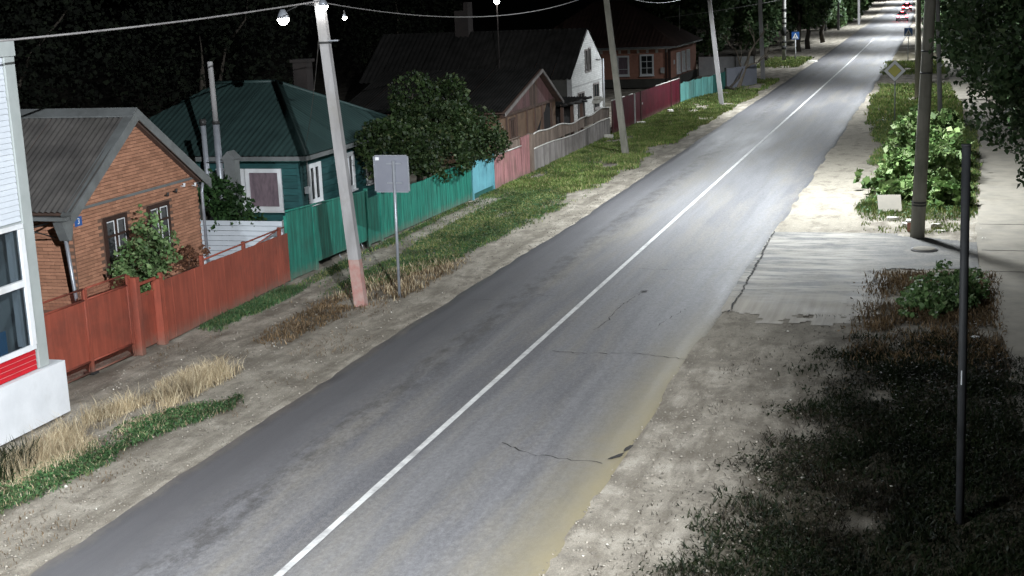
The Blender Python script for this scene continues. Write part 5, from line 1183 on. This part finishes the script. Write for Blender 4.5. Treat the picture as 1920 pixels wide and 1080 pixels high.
stones(9000, -5.3, -.8, 14, 41, .020, 'gravel', M['stone'], 2)
stones(170, -16, -11, 14, 50, .024, 'white_grit', M['whitestone'], 3)
stones(170, -5, 1.2, 15, 46, .024, 'white_grit', M['whitestone'], 4)

# ------------------------------------------------------------------ small things on the ground
def rock(label, x, y, s, h, rz=0, m='whitestone', name='stone', group=None):
    g = random.Random(int(x * 100 + y * 10)); F = FR((x, y, -.02), (math.cos(rz), math.sin(rz), 0), (-math.sin(rz), math.cos(rz), 0), (0, 0, 1))
    k = 9; lo = []; hi = []
    for i in range(k):
        a = 2 * math.pi * i / k; r_ = s * g.uniform(.75, 1.1); lo.append(F.p(math.cos(a) * r_, math.sin(a) * r_ * .7, 0)); hi.append(F.p(math.cos(a) * r_ * .8, math.sin(a) * r_ * .56, h * g.uniform(.8, 1.05)))
    o = MB().add(lo + hi, [tuple(range(k - 1, -1, -1)), tuple(range(k, 2 * k))] + [(i, (i + 1) % k, k + (i + 1) % k, k + i) for i in range(k)]).build(name, M[m], None, (x, y, 0))
    return tag(o, label, 'stone', group)
t = thing('white_slab', 'pale square slab propped among grass, left of the thick round pole', 'slab', (-1.75, 45.2, 0))
MB().box(FR((-1.75, 45.0, .02), (1, .15, 0), Vector((-.1, .75, .55)).normalized(), Vector((.0, -.6, .8)).normalized()), -.36, .36, 0, .75, -.05, .04).build('face', M['path'], t)
GS = 'white stones by the round pole'
rock('long white stone lying under the propped slab', -1.62, 43.6, .27, .14, .2, group=GS)
rock('white stone touching the left foot of the thick round pole', -1.15, 42.6, .26, .13, -.4, group=GS)
rock('white capped block right behind the thick round pole', -.35, 42.4, .2, .16, .3, group=GS)
rock('flat pale stone right of the thick round pole', -.2, 41.9, .2, .05, .1, group=GS)
t = thing('brick_block', 'dark red block with a white top beside the thick round pole', 'block', (-1.0, 41.9, 0))
MB().box(WORLD, -1.14, -.80, 41.75, 42.1, 0, .26).build('body', M['farbrick'], t); MB().box(WORLD, -1.17, -.77, 41.72, 42.13, .262, .31).build('top', M['whitestone'], t)
t = thing('manhole_cover', 'round pale manhole cover on the driveway', 'manhole', (-.6, 38.8, 0))
MB().tube([(-.6, 38.8, .012), (-.6, 38.8, .055)], .36, 28).build('rim', M['concrete'], t); MB().tube([(-.6, 38.8, .056), (-.6, 38.8, .068)], [.31, .30], 28).build('lid', M['path'], t)
rock('crumpled white litter on the dry grass right of the foreground post', .58, 29.2, .12, .10, .3, 'white', 'litter')['category'] = 'litter'
rock('tiny white scrap in the dark weeds beside the foreground post', .42, 21.7, .04, .04, .3, 'white', 'litter')['category'] = 'litter'
rock('white stone at the foot of the burgundy fence post', -15.9, 73.3, .3, .16, .2)
rock('white stone lying in the grass below the burgundy gate handle', -15.5, 79.6, .28, .2, .5)
rock('pale flat stone on the grass by the teal fence start', -14.9, 86.3, .5, .08, .1)
rock('pale rock at the bottom corner of the weathered grey plank fence', -16.0, 66.4, .3, .25, .1)
rock('pale broken kerb lump at the road edge by the side road', -11.6, 124.5, .6, .16, .5)

# ------------------------------------------------------------------ two cars driving away
def car(label, x, y, rz, paint):
    t = thing('car', label, 'car', (x, y, 0), 'cars driving away'); t.rotation_euler = (0, 0, rz)
    def sec(z, hw, y0, y1, c=.12): return [(-hw, y0 + c, z), (-hw + c, y0, z), (hw - c, y0, z), (hw, y0 + c, z), (hw, y1 - c, z), (hw - c, y1, z), (-hw + c, y1, z), (-hw, y1 - c, z)]
    def loft(S):
        v = sum(S, []); f = [tuple(range(7, -1, -1)), tuple(range(8 * (len(S) - 1), 8 * len(S)))]
        for i in range(len(S) - 1): f += [(8 * i + k, 8 * i + (k + 1) % 8, 8 * i + 8 + (k + 1) % 8, 8 * i + 8 + k) for k in range(8)]
        return MB().add(v, f)
    def put(mb, nm, m, par=None):
        me = mb.build(nm, m, None); me.parent = par or t; return me
    b = put(loft([sec(.24, .80, -2.05, 2.0), sec(.42, .87, -2.15, 2.12), sec(.72, .88, -2.16, 2.1), sec(.92, .84, -2.08, 1.95), sec(.98, .78, -1.95, 1.8)]), 'body', paint)
    put(loft([sec(.97, .76, -1.7, 1.0), sec(1.2, .68, -1.45, .6), sec(1.42, .60, -1.15, .2), sec(1.46, .52, -1.0, .1)]), 'cabin', paint)
    put(MB().add([(-.62, -1.69, 1.0), (.62, -1.69, 1.0), (.52, -1.22, 1.40), (-.52, -1.22, 1.40)], [(0, 1, 2, 3)]), 'rear_window', M['darkglass'])
    for s in (-1, 1):
        put(MB().box(WORLD, s * .66 - .16, s * .66 + .16, -2.21, -2.13, .66, .90), 'tail_light', M['tail'])
        for yy__ in (-1.3, 1.3):
            w = put(MB().tube([(s * .70, yy__, .31), (s * .90, yy__, .31)], .31, 16), 'wheel', M['rubber'])
            put(MB().tube([(s * .9, yy__, .31), (s * .915, yy__, .31)], .19, 12), 'rim', M['galv'], w)
        put(MB().box(WORLD, s * .95 - .09, s * .95 + .09, .55, .68, .95, 1.08), 'mirror', paint)
    put(MB().box(WORLD, -.8, .8, -2.23, -2.12, .30, .48), 'bumper', M['darkmetal'])
    put(MB().box(WORLD, -.26, .26, -2.20, -2.15, .58, .70), 'number_plate', M['tailw'])
    put(MB().box(WORLD, -.2, .2, -1.32, -1.26, 1.40, 1.44), 'brake_light', M['tail'])
    return t
car('silver car driving away with its tail lights lit, nearer of the two on the road', -7.4, 222, R(2), M['carsilver'])
car('dark red car farther up the road with lit tail lights', -8.4, 276, R(3), M['carred'])
